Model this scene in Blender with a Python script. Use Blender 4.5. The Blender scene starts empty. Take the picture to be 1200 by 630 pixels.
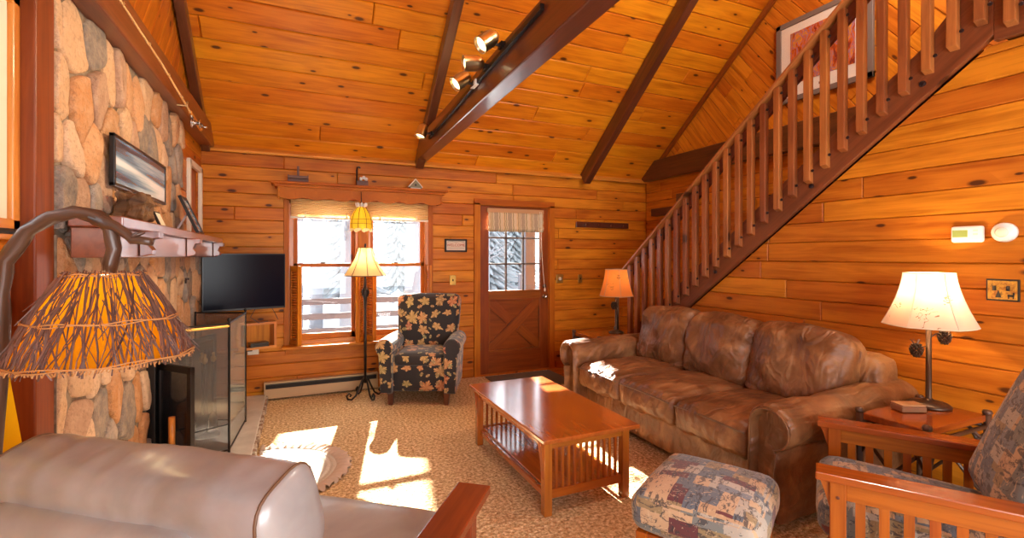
import bpy, bmesh, math, random
from mathutils import Vector, Matrix, noise
random.seed(11)
C = bpy.context.scene.collection
PI = math.pi
def R(a): return math.radians(a)

# ------------------------------------------------------------------ mesh helper
class MB:
    def __init__(s):
        s.bm = bmesh.new()
        s.wc = s.bm.verts.layers.float_vector.new('wc')
        s.pid = s.bm.verts.layers.float.new('pid')
    def _off(s): return Vector((random.uniform(0, 50), random.uniform(0, 50), random.uniform(0, 50)))
    def box(s, cx, cy, cz, sx, sy, sz, M=None, grain=None, taper=None):
        off = s._off(); pid = random.random()
        dims = (sx, sy, sz)
        g = grain if grain is not None else max(range(3), key=lambda i: dims[i])
        o = [i for i in range(3) if i != g]
        vs = []
        for i in (-1, 1):
            for j in (-1, 1):
                for k in (-1, 1):
                    tx = ty = 1
                    if taper and k < 0: tx, ty = taper
                    l = Vector((i*sx/2*tx, j*sy/2*ty, k*sz/2))
                    p = Vector((cx, cy, cz)) + l
                    if M is not None: p = M @ p
                    v = s.bm.verts.new(p); v[s.wc] = Vector((l[g], l[o[0]], l[o[1]])) + off; v[s.pid] = pid
                    vs.append(v)
        for f in ((0,1,3,2),(4,6,7,5),(0,4,5,1),(2,3,7,6),(0,2,6,4),(1,5,7,3)):
            s.bm.faces.new([vs[q] for q in f])
        return s
    def bar(s, p, q, w, h, up=(0,0,1)):
        """box from point p to q, width w (sideways) height h (along up)"""
        p = Vector(p); q = Vector(q); d = q-p; L = d.length
        z = d.normalized(); x = Vector(up).cross(z)
        if x.length < 1e-4: x = Vector((1,0,0)).cross(z)
        x.normalize(); y = z.cross(x)
        M = Matrix((x, y, z)).transposed().to_4x4(); M.translation = (p+q)/2
        return s.box(0, 0, 0, w, h, L, M)
    def tube(s, pts, rad, seg=8, cap=True):
        pts = [Vector(p) for p in pts]
        if not isinstance(rad, (list, tuple)): rad = [rad]*len(pts)
        off = s._off(); pid = random.random(); rings = []; L = 0
        prevx = None
        for i, p in enumerate(pts):
            if i: L += (p-pts[i-1]).length
            t = (pts[min(i+1, len(pts)-1)]-pts[max(i-1, 0)]).normalized()
            x = prevx - t*prevx.dot(t) if prevx is not None else t.orthogonal()
            if x.length < 1e-5: x = t.orthogonal()
            x.normalize(); y = t.cross(x); prevx = x
            ring = []
            for k in range(seg):
                a = 2*PI*k/seg
                v = s.bm.verts.new(p + (x*math.cos(a)+y*math.sin(a))*rad[i])
                v[s.wc] = Vector((L, math.cos(a)*rad[i], math.sin(a)*rad[i]))+off; v[s.pid] = pid
                ring.append(v)
            rings.append(ring)
        for a, b in zip(rings, rings[1:]):
            for k in range(seg):
                s.bm.faces.new((a[k], a[(k+1) % seg], b[(k+1) % seg], b[k]))
        if cap:
            s.bm.faces.new(rings[0][::-1]); s.bm.faces.new(rings[-1])
        return s
    def lathe(s, prof, seg=24, c=(0,0,0), M=None, ang=2*PI, scal=None):
        """prof: list of (r, z)"""
        off = s._off(); pid = random.random(); rings = []; c = Vector(c)
        full = abs(ang-2*PI) < 1e-6
        n = seg if full else seg+1
        for r, z in prof:
            ring = []
            for k in range(n):
                a = ang*k/seg
                rr = r if scal is None else r*scal(a, z)
                l = Vector((rr*math.cos(a), rr*math.sin(a), z)); p = c+l
                if M is not None: p = M @ p
                v = s.bm.verts.new(p); v[s.wc] = Vector((l.z, l.x, l.y))+off; v[s.pid] = pid; ring.append(v)
            rings.append(ring)
        for a, b in zip(rings, rings[1:]):
            for k in range(seg):
                s.bm.faces.new((a[k], a[(k+1) % n], b[(k+1) % n], b[k]))
        if full:
            if prof[0][0] > 1e-5: s.bm.faces.new(rings[0][::-1])
            if prof[-1][0] > 1e-5: s.bm.faces.new(rings[-1])
        return s
    def prism(s, poly, M, d, ch=0.0, chd=None, grain=0, pid=None):
        """convex/any polygon in local xy extruded from z=-d to z=0, with optional chamfer on the top; M to world"""
        off = s._off(); pid = random.random() if pid is None else pid
        def mk(pts, z):
            out = []
            for x, y in pts:
                v = s.bm.verts.new(M @ Vector((x, y, z)))
                l = (x, y, z); o = [i for i in range(3) if i != grain]
                v[s.wc] = Vector((l[grain], l[o[0]], l[o[1]]))+off; v[s.pid] = pid
                out.append(v)
            return out
        n = len(poly)
        lo = mk(poly, -d)
        if ch > 0:
            chd = chd or ch
            mid = mk(poly, -chd); top = mk(inset(poly, ch), 0)
            rs = [lo, mid, top]
        else:
            rs = [lo, mk(poly, 0)]
        for a, b in zip(rs, rs[1:]):
            for k in range(n):
                s.bm.faces.new((a[k], a[(k+1) % n], b[(k+1) % n], b[k]))
        s.bm.faces.new(lo[::-1]); s.bm.faces.new(rs[-1])
        return s
    def cushion(s, sx, sy, sz, r=.05, puff=(0, 0, .02), n=10, M=None, wr=0.0, wf=6.0, fn=None, seed=0):
        """rounded, stuffed box centred on the origin"""
        h = Vector((sx/2, sy/2, sz/2)); r = min(r, *h)
        base = len(s.bm.verts); cache = {}
        off = s._off(); pid = random.random()
        def par(i, m): 
            t = 2*i/m-1; return math.copysign(1-(1-abs(t))**1.5, t) if t else 0.0
        def vert(p):
            key = (round(p[0], 5), round(p[1], 5), round(p[2], 5))
            if key in cache: return cache[key]
            q = Vector((p[0]*h.x, p[1]*h.y, p[2]*h.z))
            inn = Vector([max(-(h[i]-r), min(h[i]-r, q[i])) for i in range(3)])
            d = q-inn; m = max(abs(d.x), abs(d.y), abs(d.z))
            if m > 1e-9: q = inn + d.normalized()*m
            a, b, c = p
            pf = Vector(((1-b*b)*(1-c*c)*puff[0]*a, (1-a*a)*(1-c*c)*puff[1]*b, (1-a*a)*(1-b*b)*puff[2]*c))
            q = q+pf
            l = q.copy()
            if wr:
                nn = noise.noise(Vector((q.x*wf, q.y*wf, q.z*wf))+Vector((seed*7.3, 0, 0)))
                n2 = noise.noise(Vector((q.x*wf*2.7, q.y*wf*2.7, q.z*wf*2.7))+Vector((seed*3.1, 5, 0)))
                q = q + (q.normalized())*wr*(nn+.5*n2)
            if fn: q = fn(q, p)
            v = s.bm.verts.new(M @ q if M is not None else q)
            v[s.wc] = l+off; v[s.pid] = pid
            cache[key] = v
            return v
        for ax in range(3):
            o = [i for i in range(3) if i != ax]
            for sg in (-1, 1):
                for i in range(n):
                    for j in range(n):
                        cs = []
                        for di, dj in ((0,0),(1,0),(1,1),(0,1)):
                            p = [0, 0, 0]; p[ax] = sg; p[o[0]] = par(i+di, n); p[o[1]] = par(j+dj, n)
                            cs.append(vert(p))
                        if len(set(cs)) == 4:
                            s.bm.faces.new(cs if (sg > 0) != (ax == 1) else cs[::-1])
        return s
    def build(s, name, m, parent=None, bevel=0, smooth=False, uv=False, sub=0, recalc=True, loc=None, rz=0):
        if recalc: bmesh.ops.recalc_face_normals(s.bm, faces=s.bm.faces)
        if uv:
            L = s.bm.loops.layers.uv.new('UVMap')
            ox, oy = random.uniform(0, 9), random.uniform(0, 9)
            for f in s.bm.faces:
                nn = f.normal; k = max(range(3), key=lambda i: abs(nn[i]))
                for lp in f.loops:
                    c = lp.vert.co
                    a, b = ((c.y, c.z), (c.x, c.z), (c.x, c.y))[k]
                    lp[L].uv = (a+ox, b+oy)
        me = bpy.data.meshes.new(name); s.bm.to_mesh(me); s.bm.free()
        me.materials.append(m)
        if smooth:
            for p in me.polygons: p.use_smooth = True
        o = bpy.data.objects.new(name, me); C.objects.link(o)
        if parent: o.parent = parent
        if loc: o.location = loc
        o.rotation_euler.z = rz
        if bevel:
            b = o.modifiers.new('b', 'BEVEL'); b.width = bevel; b.segments = 2; b.limit_method = 'ANGLE'; b.angle_limit = R(40)
        if sub:
            b = o.modifiers.new('s', 'SUBSURF'); b.levels = sub; b.render_levels = sub
        return o

def inset(poly, d):
    n = len(poly); A = sum(poly[i][0]*poly[(i+1) % n][1]-poly[(i+1) % n][0]*poly[i][1] for i in range(n))
    sg = 1 if A > 0 else -1; out = []
    L = []
    for i in range(n):
        x0, y0 = poly[i]; x1, y1 = poly[(i+1) % n]; dx, dy = x1-x0, y1-y0; l = math.hypot(dx, dy) or 1e-9
        nx, ny = -dy/l*sg, dx/l*sg
        L.append((x0+nx*d, y0+ny*d, dx/l, dy/l))
    for i in range(n):
        a = L[i-1]; b = L[i]; det = a[2]*b[3]-a[3]*b[2]
        if abs(det) < 1e-3: out.append((b[0], b[1])); continue
        t = ((b[0]-a[0])*b[3]-(b[1]-a[1])*b[2])/det
        out.append((a[0]+a[2]*t, a[1]+a[3]*t))
    return out
def clip(poly, conv):
    """clip poly by convex ccw polygon conv"""
    out = poly
    n = len(conv)
    for i in range(n):
        ax, ay = conv[i]; bx, by = conv[(i+1) % n]
        side = lambda p: (bx-ax)*(p[1]-ay)-(by-ay)*(p[0]-ax)
        inp = out; out = []
        for j in range(len(inp)):
            p, q = inp[j-1], inp[j]; sp, sq = side(p), side(q)
            if sq >= 0:
                if sp < 0: t = sp/(sp-sq); out.append((p[0]+(q[0]-p[0])*t, p[1]+(q[1]-p[1])*t))
                out.append(q)
            elif sp >= 0:
                t = sp/(sp-sq); out.append((p[0]+(q[0]-p[0])*t, p[1]+(q[1]-p[1])*t))
        if len(out) < 3: return []
    res = []
    for p in out:
        if not res or math.hypot(p[0]-res[-1][0], p[1]-res[-1][1]) > .004: res.append(p)
    if len(res) > 2 and math.hypot(res[0][0]-res[-1][0], res[0][1]-res[-1][1]) < .004: res.pop()
    return res if len(res) > 2 else []
def parea(p): return abs(sum(p[i-1][0]*p[i][1]-p[i][0]*p[i-1][1] for i in range(len(p))))/2

def planks(mb, M, x0, x1, y0, y1, pitch=.14, holes=(), conv=None, lmin=1.2, lmax=3.2, th=.02, ch=.0055, phase=0, rot=0, gap=.0012):
    """tongue-and-groove boards running along local x filling the rectangle, minus rectangular holes (x0,x1,y0,y1)"""
    y = y0-phase
    cr, sr = math.cos(rot), math.sin(rot)
    while y < y1:
        a, b = max(y, y0), min(y+pitch, y1)
        if b-a > .008:
            x = x0-random.uniform(0, lmax)
            while x < x1:
                xe = x+random.uniform(lmin, lmax)
                segs = [(max(x, x0), min(xe, x1), a, b)]
                for (hx0, hx1, hy0, hy1) in holes:
                    ns = []
                    for (sa, sb, ya, yb) in segs:
                        if sb <= hx0 or sa >= hx1 or yb <= hy0 or ya >= hy1: ns.append((sa, sb, ya, yb)); continue
                        if sa < hx0: ns.append((sa, hx0, ya, yb))
                        if sb > hx1: ns.append((hx1, sb, ya, yb))
                        if ya < hy0: ns.append((max(sa, hx0), min(sb, hx1), ya, hy0))
                        if yb > hy1: ns.append((max(sa, hx0), min(sb, hx1), hy1, yb))
                    segs = ns
                pid = random.random()
                for (sa, sb, ya, yb) in segs:
                    if sb-sa < .01 or yb-ya < .006: continue
                    poly = [(sa+gap, ya+gap), (sb-gap, ya+gap), (sb-gap, yb-gap), (sa+gap, yb-gap)]
                    if rot: poly = [(px*cr-py*sr, px*sr+py*cr) for px, py in poly]
                    if conv:
                        poly = clip(poly, conv)
                        if not poly or parea(poly) < .0006: continue
                    if rot:
                        # keep grain along the board
                        off = mb._off(); lp = [(px*cr+py*sr, -px*sr+py*cr) for px, py in poly]
                        M2 = M @ Matrix.Rotation(rot, 4, 'Z')
                        mb.prism(lp, M2, th, ch, ch*1.3, 0, pid)
                    else: mb.prism(poly, M, th, ch, ch*1.3, 0, pid)
                x = xe
        y += pitch

# ------------------------------------------------------------------ materials
class NT:
    def __init__(s, name):
        s.m = bpy.data.materials.new(name); s.m.use_nodes = True
        s.t = s.m.node_tree; s.t.nodes.clear()
        s.out = s.t.nodes.new('ShaderNodeOutputMaterial')
    def n(s, typ, props=None, **inp):
        nd = s.t.nodes.new('ShaderNode'+typ)
        for k, v in (props or {}).items(): setattr(nd, k, v)
        for k, v in inp.items():
            k2 = k.replace('_', ' ')
            if k2.isdigit() or (k2[0] == 'i' and k2[1:].isdigit()): sock = nd.inputs[int(k2.lstrip('i'))]
            else: sock = nd.inputs[k2]
            s.set(sock, v)
        return nd
    def set(s, sock, v):
        if isinstance(v, bpy.types.NodeSocket): s.t.links.new(v, sock)
        else:
            if isinstance(v, tuple) and len(v) == 3 and sock.type == 'RGBA': v = (*v, 1)
            sock.default_value = v
    def math(s, op, a, b=0.0, clamp=False):
        return s.n('Math', {'operation': op, 'use_clamp': clamp}, i0=a, i1=b).outputs[0]
    def vmul(s, v, k): return s.n('VectorMath', {'operation': 'MULTIPLY'}, i0=v, i1=k).outputs[0]
    def noise(s, v, scale=1, detail=3, rough=.5, dist=0): 
        return s.n('TexNoise', None, Vector=v, Scale=scale, Detail=detail, Roughness=rough, Distortion=dist).outputs[0]
    def mix(s, f, a, b, mode='MIX'):
        nd = s.t.nodes.new('ShaderNodeMix'); nd.data_type = 'RGBA'; nd.blend_type = mode
        s.set(nd.inputs[0], f); s.set(nd.inputs[6], a); s.set(nd.inputs[7], b)
        return nd.outputs[2]
    def ramp(s, f, stops, interp='LINEAR'):
        nd = s.t.nodes.new('ShaderNodeValToRGB'); nd.color_ramp.interpolation = interp
        e = nd.color_ramp.elements
        while len(e) < len(stops): e.new(.5)
        for el, (p, c) in zip(e, stops): el.position = p; el.color = (*c, 1) if len(c) == 3 else c
        s.set(nd.inputs[0], f); return nd.outputs[0]
    def bsdf(s, color, rough=.5, metal=0, bump=None, bstr=.3, bdist=.01, coat=0, spec=.5, **kw):
        p = s.n('BsdfPrincipled', None, Base_Color=color, Roughness=rough, Metallic=metal)
        p.inputs['Specular IOR Level'].default_value = spec
        p.inputs['Coat Weight'].default_value = coat; p.inputs['Coat Roughness'].default_value = .15
        for k, v in kw.items(): s.set(p.inputs[k.replace('_', ' ')], v)
        if bump is not None:
            b = s.n('Bump', None, Height=bump, Strength=bstr, Distance=bdist); s.t.links.new(b.outputs[0], p.inputs['Normal'])
        s.t.links.new(p.outputs[0], s.out.inputs[0]); s.p = p
        return s.m
def plain(name, color, rough=.5, metal=0, **kw):
    return NT(name).bsdf(color, rough, metal, **kw)
def wood(name, light, dark, rough=.35, coat=0, knots=.5, var=.35, kcol=(.05, .012, .004), grain=1.0, spec=.5, bstr=.12):
    t = NT(name)
    wc = t.n('Attribute', {'attribute_name': 'wc'}).outputs['Vector']
    pid = t.n('Attribute', {'attribute_name': 'pid'}).outputs['Fac']
    warp = t.noise(t.vmul(wc, (2.2, 9, 9)), 1, 2)
    g1 = t.noise(t.vmul(wc, (1.6*grain, 22*grain, 22*grain)), 1, 4, .6, .9)
    g2 = t.noise(t.vmul(wc, (3*grain, 90*grain, 90*grain)), 1, 2, .5, .3)
    f = t.math('ADD', t.math('MULTIPLY', g1, .75), t.math('MULTIPLY', g2, .25))
    f = t.math('ADD', f, t.math('MULTIPLY', t.math('SUBTRACT', warp, .5), .5))
    col = t.ramp(f, [(.26, dark), (.60, light)])
    b = t.math('ADD', t.math('MULTIPLY', pid, var), 1-var*.55)
    hs = t.n('HueSaturation', None, Hue=t.math('ADD', t.math('MULTIPLY', pid, .016), .492), Value=b, Color=col)
    col = hs.outputs[0]
    if knots:
        v = t.n('TexVoronoi', {'voronoi_dimensions': '2D'}, Vector=t.vmul(wc, (2.1, 5.2, 0)), Scale=1.0)
        d = v.outputs['Distance']; sep = t.n('SeparateColor', None, Color=v.outputs['Color'])
        on = t.math('GREATER_THAN', sep.outputs[0], 1-knots)
        size = t.math('ADD', t.math('MULTIPLY', sep.outputs[1], .07), .04)
        k = t.math('MULTIPLY', t.math('SUBTRACT', 1.0, t.math('DIVIDE', d, size), True), on)
        k = t.math('MULTIPLY', k, 2.2, True)
        halo = t.math('MULTIPLY', t.math('SUBTRACT', 1.0, t.math('DIVIDE', d, t.math('MULTIPLY', size, 3.2)), True), on)
        col = t.mix(t.math('MULTIPLY', halo, .55), col, dark)
        col = t.mix(t.math('MULTIPLY', k, .92), col, kcol)
    return t.bsdf(col, rough, 0, bump=f, bstr=bstr, bdist=.004, coat=coat, spec=spec)

pine = wood('pine_boards', (.62, .205, .014), (.35, .084, .004), .42, .0, .6, .27, spec=.22)
pine_ceil = wood('pine_ceiling', (.72, .245, .010), (.47, .118, .004), .34, .0, .8, .15, spec=.35)
pine_trim = wood('pine_trim', (.50, .15, .010), (.32, .070, .004), .45, .0, .15, spec=.18)
beam_m = wood('dark_beam', (.115, .030, .012), (.045, .012, .006), .34, .5, .25, .25)
post_m = wood('red_post', (.26, .062, .007), (.13, .026, .004), .45, .0, .3, .2, spec=.3)
bal_m = wood('baluster_wood', (.36, .115, .030), (.18, .048, .014), .40, .1, .15, .6)
stair_m = wood('stair_wood', (.20, .052, .020), (.10, .024, .010), .36, .2, .2, .2)
cherry = wood('cherry_table', (.42, .120, .014), (.26, .058, .007), .14, 1.0, 0, .12, bstr=.05)
oak = wood('mission_wood', (.40, .098, .008), (.22, .042, .004), .24, .4, 0, .25)
redwood = wood('arm_wood', (.24, .050, .012), (.14, .024, .006), .25, .4, 0, .2)
endtop = wood('end_table_top', (.36, .085, .011), (.22, .042, .006), .16, .5, 0, .1)
door_m = wood('door_wood', (.27, .068, .008), (.16, .033, .004), .38, .05, 0, .15, spec=.3)
twig_m = wood('twig_dark', (.15, .058, .036), (.05, .02, .014), .5, 0, 0, .7)
branch_m = wood('branch_bark', (.10, .045, .025), (.020, .010, .007), .42, .2, 0, .2, bstr=.8)
lightwood = wood('light_pine_box', (.66, .25, .04), (.48, .15, .02), .35, .2, .3)
rustic = wood('rustic_wood', (.16, .07, .02), (.03, .012, .005), .7, 0, .4, .5, bstr=.8)
iron = plain('dark_iron', (.028, .022, .02), .42, .7)
blackp = plain('black_plastic', (.01, .01, .011), .3)
brass = plain('antique_brass', (.72, .60, .34), .3, 1)
brass2 = plain('aged_brass_plate', (.50, .30, .07), .35, .8)
bronze = plain('bronze_base', (.10, .07, .05), .35, .8)
white = plain('white_plastic', (.85, .84, .80), .35)
cream = plain('cream_paint', (.78, .72, .58), .5)
heat_m = plain('heater_metal', (.52, .36, .2), .4, .2)
snow = plain('snow', (.80, .83, .88), .8)
rail_out = plain('weathered_rail', (.055, .065, .085), .8)
snowbark = plain('snowy_bark', (.13, .135, .15), .9)
steel = plain('steel', (.6, .6, .6), .25, 1)

def glassmat(name, tint=(1, 1, 1), refl=1.0, rough=0.0, film=0.0, filmc=(.5, .5, .5)):
    t = NT(name)
    tr = t.n('BsdfTransparent', None, Color=tint); gl = t.n('BsdfGlossy', None, Roughness=rough)
    fr = t.n('Fresnel', None, IOR=1.45)
    mx = t.n('MixShader', None, i0=t.math('MULTIPLY', fr.outputs[0], refl, True), i1=tr.outputs[0], i2=gl.outputs[0])
    o = mx.outputs[0]
    if film:
        df = t.n('BsdfDiffuse', None, Color=filmc)
        o = t.n('MixShader', None, i0=film, i1=o, i2=df.outputs[0]).outputs[0]
    t.t.links.new(o, t.out.inputs[0]); return t.m
glass = glassmat('window_glass')
screen_glass = glassmat('screen_mesh', (.85, .85, .85), 1.6, .06, .20, (.52, .57, .54))  # pale diffuse film paints the front panel's glare into the mesh
screen_dark = glassmat('screen_mesh_side', (.80, .78, .76), 1.0, .08, .12, (.45, .42, .38))
oven_glass = glassmat('fire_glass', (.25, .25, .27), 2.0, .03, .08, (.2, .2, .22))

def shademat(name, col, trans=.55, emit=0, ecol=(1, .6, .2), paint=None):
    t = NT(name)
    c = col
    if paint == 'branches':
        tc = t.n('TexCoord').outputs['Object']
        n1 = t.noise(t.vmul(tc, (9, 9, 15)), 1, 2, .5, 1.2)
        a = t.math('ABSOLUTE', t.math('SUBTRACT', n1, .5))
        ln = t.math('LESS_THAN', a, .010)
        m = t.math('GREATER_THAN', t.noise(t.vmul(tc, (5, 5, 6)), 1, 1), .56)
        c = t.mix(t.math('MULTIPLY', t.math('MULTIPLY', ln, m), .8), col, (.18, .06, .02))
    df = t.n('BsdfDiffuse', None, Color=c); tl = t.n('BsdfTranslucent', None, Color=c)
    mx = t.n('MixShader', None, i0=trans, i1=df.outputs[0], i2=tl.outputs[0])
    t.t.links.new(mx.outputs[0], t.out.inputs[0]); return t.m
shade_cream = shademat('cream_shade', (.80, .54, .26), .5)
shade_paint = shademat('painted_shade', (.78, .54, .42), .32, paint='branches')
shade_orange = shademat('amber_painted_shade', (.90, .33, .08), .6, paint='branches')
liner_m = shademat('amber_liner', (1.0, .42, .012), .8)
amber_glass = shademat('amber_stained_glass', (1.0, .66, .06), .8)
pleat_m = shademat('pleated_blind', (.84, .62, .32), .45)
curtain_m = shademat('yellow_curtain', (1.0, .66, .015), .5)

def bulbmat(name, col, s):
    t = NT(name); e = t.n('Emission', None, Color=col, Strength=s); t.t.links.new(e.outputs[0], t.out.inputs[0]); return t.m
bulb_m = bulbmat('bulb_glow', (1, .72, .36), 5)

# leathers and fabrics
t = NT('brown_leather'); tc = t.n('TexCoord').outputs['Object']
n1 = t.noise(tc, 4.5, 5, .6, .6); n2 = t.noise(tc, 60, 3, .6)
nw = t.noise(t.vmul(tc, (10, 4, 12)), 1, 3, .5, 1.2)
col = t.ramp(n1, [(.30, (.11, .040, .014)), (.5, (.19, .078, .028)), (.70, (.36, .170, .068))])
fold = t.noise(t.vmul(tc, (3.0, 9.0, 5.0)), 1, 1, .4, 2.2)
sofa_m = t.bsdf(col, .43, 0, bump=t.math('ADD', t.math('MULTIPLY', n2, .04), t.math('ADD', t.math('MULTIPLY', nw, .35), fold)), bstr=.5, bdist=.045, spec=.45)
t = NT('pale_leather'); tc = t.n('TexCoord').outputs['Object']
n1 = t.noise(tc, 5, 4, .6, .4); n2 = t.noise(tc, 140, 2)
col = t.ramp(n1, [(.3, (.25, .240, .240)), (.7, (.36, .345, .345))])
nw = t.noise(t.vmul(tc, (9, 4, 4)), 1, 2, .5, .8)
pale_leather = t.bsdf(col, .34, 0, bump=t.math('ADD', t.math('MULTIPLY', n2, .03), t.math('MULTIPLY', nw, .6)), bstr=.3, bdist=.02, spec=1.0, coat=.3)
piping_m = plain('dark_piping', (.13, .065, .032), .5)

def leafmat(name):
    t = NT(name); uv = t.n('UVMap').outputs[0]
    base = (.010, .007, .009)
    col = base
    for (sc, r0, lob, off, dens, stops) in ((7.0, .40, 2.5, (0, 0, 0), .95, [(0, (.42, .13, .045)), (.28, (.40, .28, .09)), (.52, (.50, .20, .07)), (.78, (.30, .25, .08)), (1, (.36, .09, .05))]),
                                           (13.0, .25, 1.0, (3.3, 1.7, 0), .5, [(0, (.16, .17, .06)), (.5, (.34, .18, .08)), (1, (.22, .22, .09))])):
        v = t.n('VectorMath', {'operation': 'MULTIPLY_ADD'}, i0=uv, i1=(sc, sc, 0), i2=off).outputs[0]
        vo = t.n('TexVoronoi', {'voronoi_dimensions': '2D'}, Vector=v, Scale=1.0, Randomness=.55)
        loc = t.n('VectorMath', {'operation': 'SUBTRACT'}, i0=v, i1=vo.outputs['Position']).outputs[0]
        sp = t.n('SeparateXYZ', None, Vector=loc); rc = t.n('SeparateColor', None, Color=vo.outputs['Color'])
        th = t.math('ADD', t.math('ARCTAN2', sp.outputs[1], sp.outputs[0]), t.math('MULTIPLY', rc.outputs[0], 6.28))
        cs = t.math('COSINE', t.math('MULTIPLY', rc.outputs[0], 6.28)); sn = t.math('SINE', t.math('MULTIPLY', rc.outputs[0], 6.28))
        ax = t.math('ADD', t.math('MULTIPLY', sp.outputs[0], cs), t.math('MULTIPLY', sp.outputs[1], sn))
        rr = t.math('MULTIPLY', t.n('VectorMath', {'operation': 'LENGTH'}, i0=loc).outputs['Value'], t.math('ADD', .8, t.math('MULTIPLY', t.math('ABSOLUTE', ax), t.math('MULTIPLY', rc.outputs[1], 3.2))))
        ab = t.math('ABSOLUTE', t.math('COSINE', t.math('MULTIPLY', th, lob)))
        ab2 = t.math('ABSOLUTE', t.math('COSINE', t.math('MULTIPLY', th, lob*3)))
        rad = t.math('MULTIPLY', t.math('ADD', t.math('ADD', .32, t.math('MULTIPLY', ab, .55)), t.math('MULTIPLY', ab2, .26)), t.math('ADD', t.math('MULTIPLY', rc.outputs[0], r0*.55), r0*.62))
        msk = t.math('MULTIPLY', t.math('LESS_THAN', rr, rad), t.math('LESS_THAN', rc.outputs[1], dens))
        lc = t.ramp(rc.outputs[2], stops)
        lc = t.mix(t.math('MULTIPLY', t.math('GREATER_THAN', ab, .97), .5), lc, (.75, .5, .25))
        col = t.mix(msk, col, lc)
    fz = t.noise(uv, 300, 2)
    return t.bsdf(col, .75, 0, bump=fz, bstr=.2, bdist=.002, Sheen_Weight=.3)
leaf_m = leafmat('autumn_leaf_fabric')

def patchmat(name):
    t = NT(name); uv0 = t.n('UVMap').outputs[0]
    wob = t.n('TexNoise', None, Vector=uv0, Scale=22.0, Detail=2.0).outputs['Color']
    uv = t.n('VectorMath', {'operation': 'MULTIPLY_ADD'}, i0=wob, i1=(.012, .012, 0), i2=uv0).outputs[0]
    sp = t.n('SeparateXYZ', None, Vector=uv)
    def layer(w, h, k):
        row = t.math('FLOOR', t.math('DIVIDE', sp.outputs[1], h))
        rr = t.n('TexWhiteNoise', {'noise_dimensions': '1D'}, W=t.math('ADD', row, k)).outputs[0]
        x = t.math('ADD', t.math('DIVIDE', sp.outputs[0], w), t.math('MULTIPLY', rr, 3.7))
        cell = t.math('FLOOR', x)
        return t.n('TexWhiteNoise', {'noise_dimensions': '2D'}, Vector=t.n('CombineXYZ', None, X=cell, Y=row, Z=0.0).outputs[0])
    a = layer(.115, .062, 3.0); b = layer(.05, .125, 9.0)
    pal = [(0, (.46, .30, .17)), (.16, (.11, .13, .16)), (.34, (.40, .36, .30)), (.48, (.50, .34, .20)), (.62, (.17, .18, .17)), (.75, (.12, .03, .035)), (.79, (.17, .19, .22)), (.90, (.28, .20, .10))]
    ca = t.ramp(a.outputs[0], pal, 'CONSTANT'); cb = t.ramp(b.outputs[0], pal, 'CONSTANT')
    sel = t.math('GREATER_THAN', t.n('SeparateColor', None, Color=b.outputs[1]).outputs[1], .68)
    col = t.mix(sel, ca, cb)
    st = t.noise(t.vmul(uv0, (15, 38, 1)), 1, 4, .75, 1.2)
    m = t.math('GREATER_THAN', st, .545)
    col = t.mix(t.math('MULTIPLY', m, .8), col, (.035, .032, .038))
    st2 = t.noise(t.vmul(uv0, (50, 24, 1)), 1, 3, .6, 2)
    col = t.mix(t.math('MULTIPLY', t.math('GREATER_THAN', st2, .62), .6), col, (.58, .44, .28))
    return t.bsdf(col, .8, 0, bump=t.noise(uv0, 260, 2), bstr=.25, bdist=.002, Sheen_Weight=.2)
patch_m = patchmat('lodge_patchwork_fabric')

t = NT('berber_carpet'); tc = t.n('TexCoord').outputs['Object']
vo = t.n('TexVoronoi', None, Vector=tc, Scale=60.0); n1 = t.noise(tc, 48, 4, .75); n2 = t.noise(tc, 1.3, 3)
f = t.math('ADD', t.math('MULTIPLY', vo.outputs['Distance'], .8), t.math('MULTIPLY', n1, .6))
col = t.ramp(n1, [(.36, (.22, .115, .045)), (.5, (.62, .42, .22)), (.62, (.95, .75, .48))])
col = t.mix(t.math('MULTIPLY', n2, .3), col, (.66, .44, .22))
carpet = t.bsdf(col, .95, 0, bump=f, bstr=1.0, bdist=.012, spec=.1)
t = NT('door_mat'); tc = t.n('TexCoord').outputs['Object']
mat_m = t.bsdf(t.ramp(t.noise(tc, 180, 2), [(.3, (.07, .05, .04)), (.7, (.17, .13, .10))]), .95)

t = NT('field_stone'); wc = t.n('Attribute', {'attribute_name': 'wc'}).outputs['Vector']; pid = t.n('Attribute', {'attribute_name': 'pid'}).outputs['Fac']
c0 = t.ramp(pid, [(0, (.60, .30, .13)), (.14, (.42, .24, .15)), (.3, (.62, .38, .21)), (.44, (.52, .22, .07)), (.58, (.19, .16, .14)), (.70, (.66, .44, .28)), (.82, (.44, .20, .07)), (.92, (.26, .23, .21))], 'CONSTANT')
n1 = t.noise(wc, 14, 6, .7); n2 = t.noise(wc, 55, 4, .65)
col = t.mix(t.ramp(n1, [(.35, (0, 0, 0)), (.7, (1, 1, 1))]), c0, t.mix(.45, c0, (.75, .52, .34)))
col = t.mix(t.ramp(n2, [(.52, (0, 0, 0)), (.68, (.4, .4, .4))]), col, (.20, .10, .05))
stone_m = t.bsdf(col, .8, 0, bump=t.math('ADD', n1, t.math('MULTIPLY', n2, .5)), bstr=1.0, bdist=.022, spec=.3)
t = NT('mortar'); tc = t.n('TexCoord').outputs['Object']
mortar = t.bsdf(t.ramp(t.noise(tc, 30, 4), [(.3, (.16, .11, .07)), (.7, (.30, .22, .15))]), .95, 0, bump=t.noise(tc, 40, 4), bstr=.6, bdist=.01)
t = NT('hearth_slab'); tc = t.n('TexCoord').outputs['Object']
hearth_m = t.bsdf(t.ramp(t.noise(tc, 8, 5), [(.3, (.46, .42, .37)), (.7, (.62, .58, .52))]), .35, 0, bump=t.noise(tc, 50, 3), bstr=.2, bdist=.004)
t = NT('rough_edge'); tc = t.n('TexCoord').outputs['Object']
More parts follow.
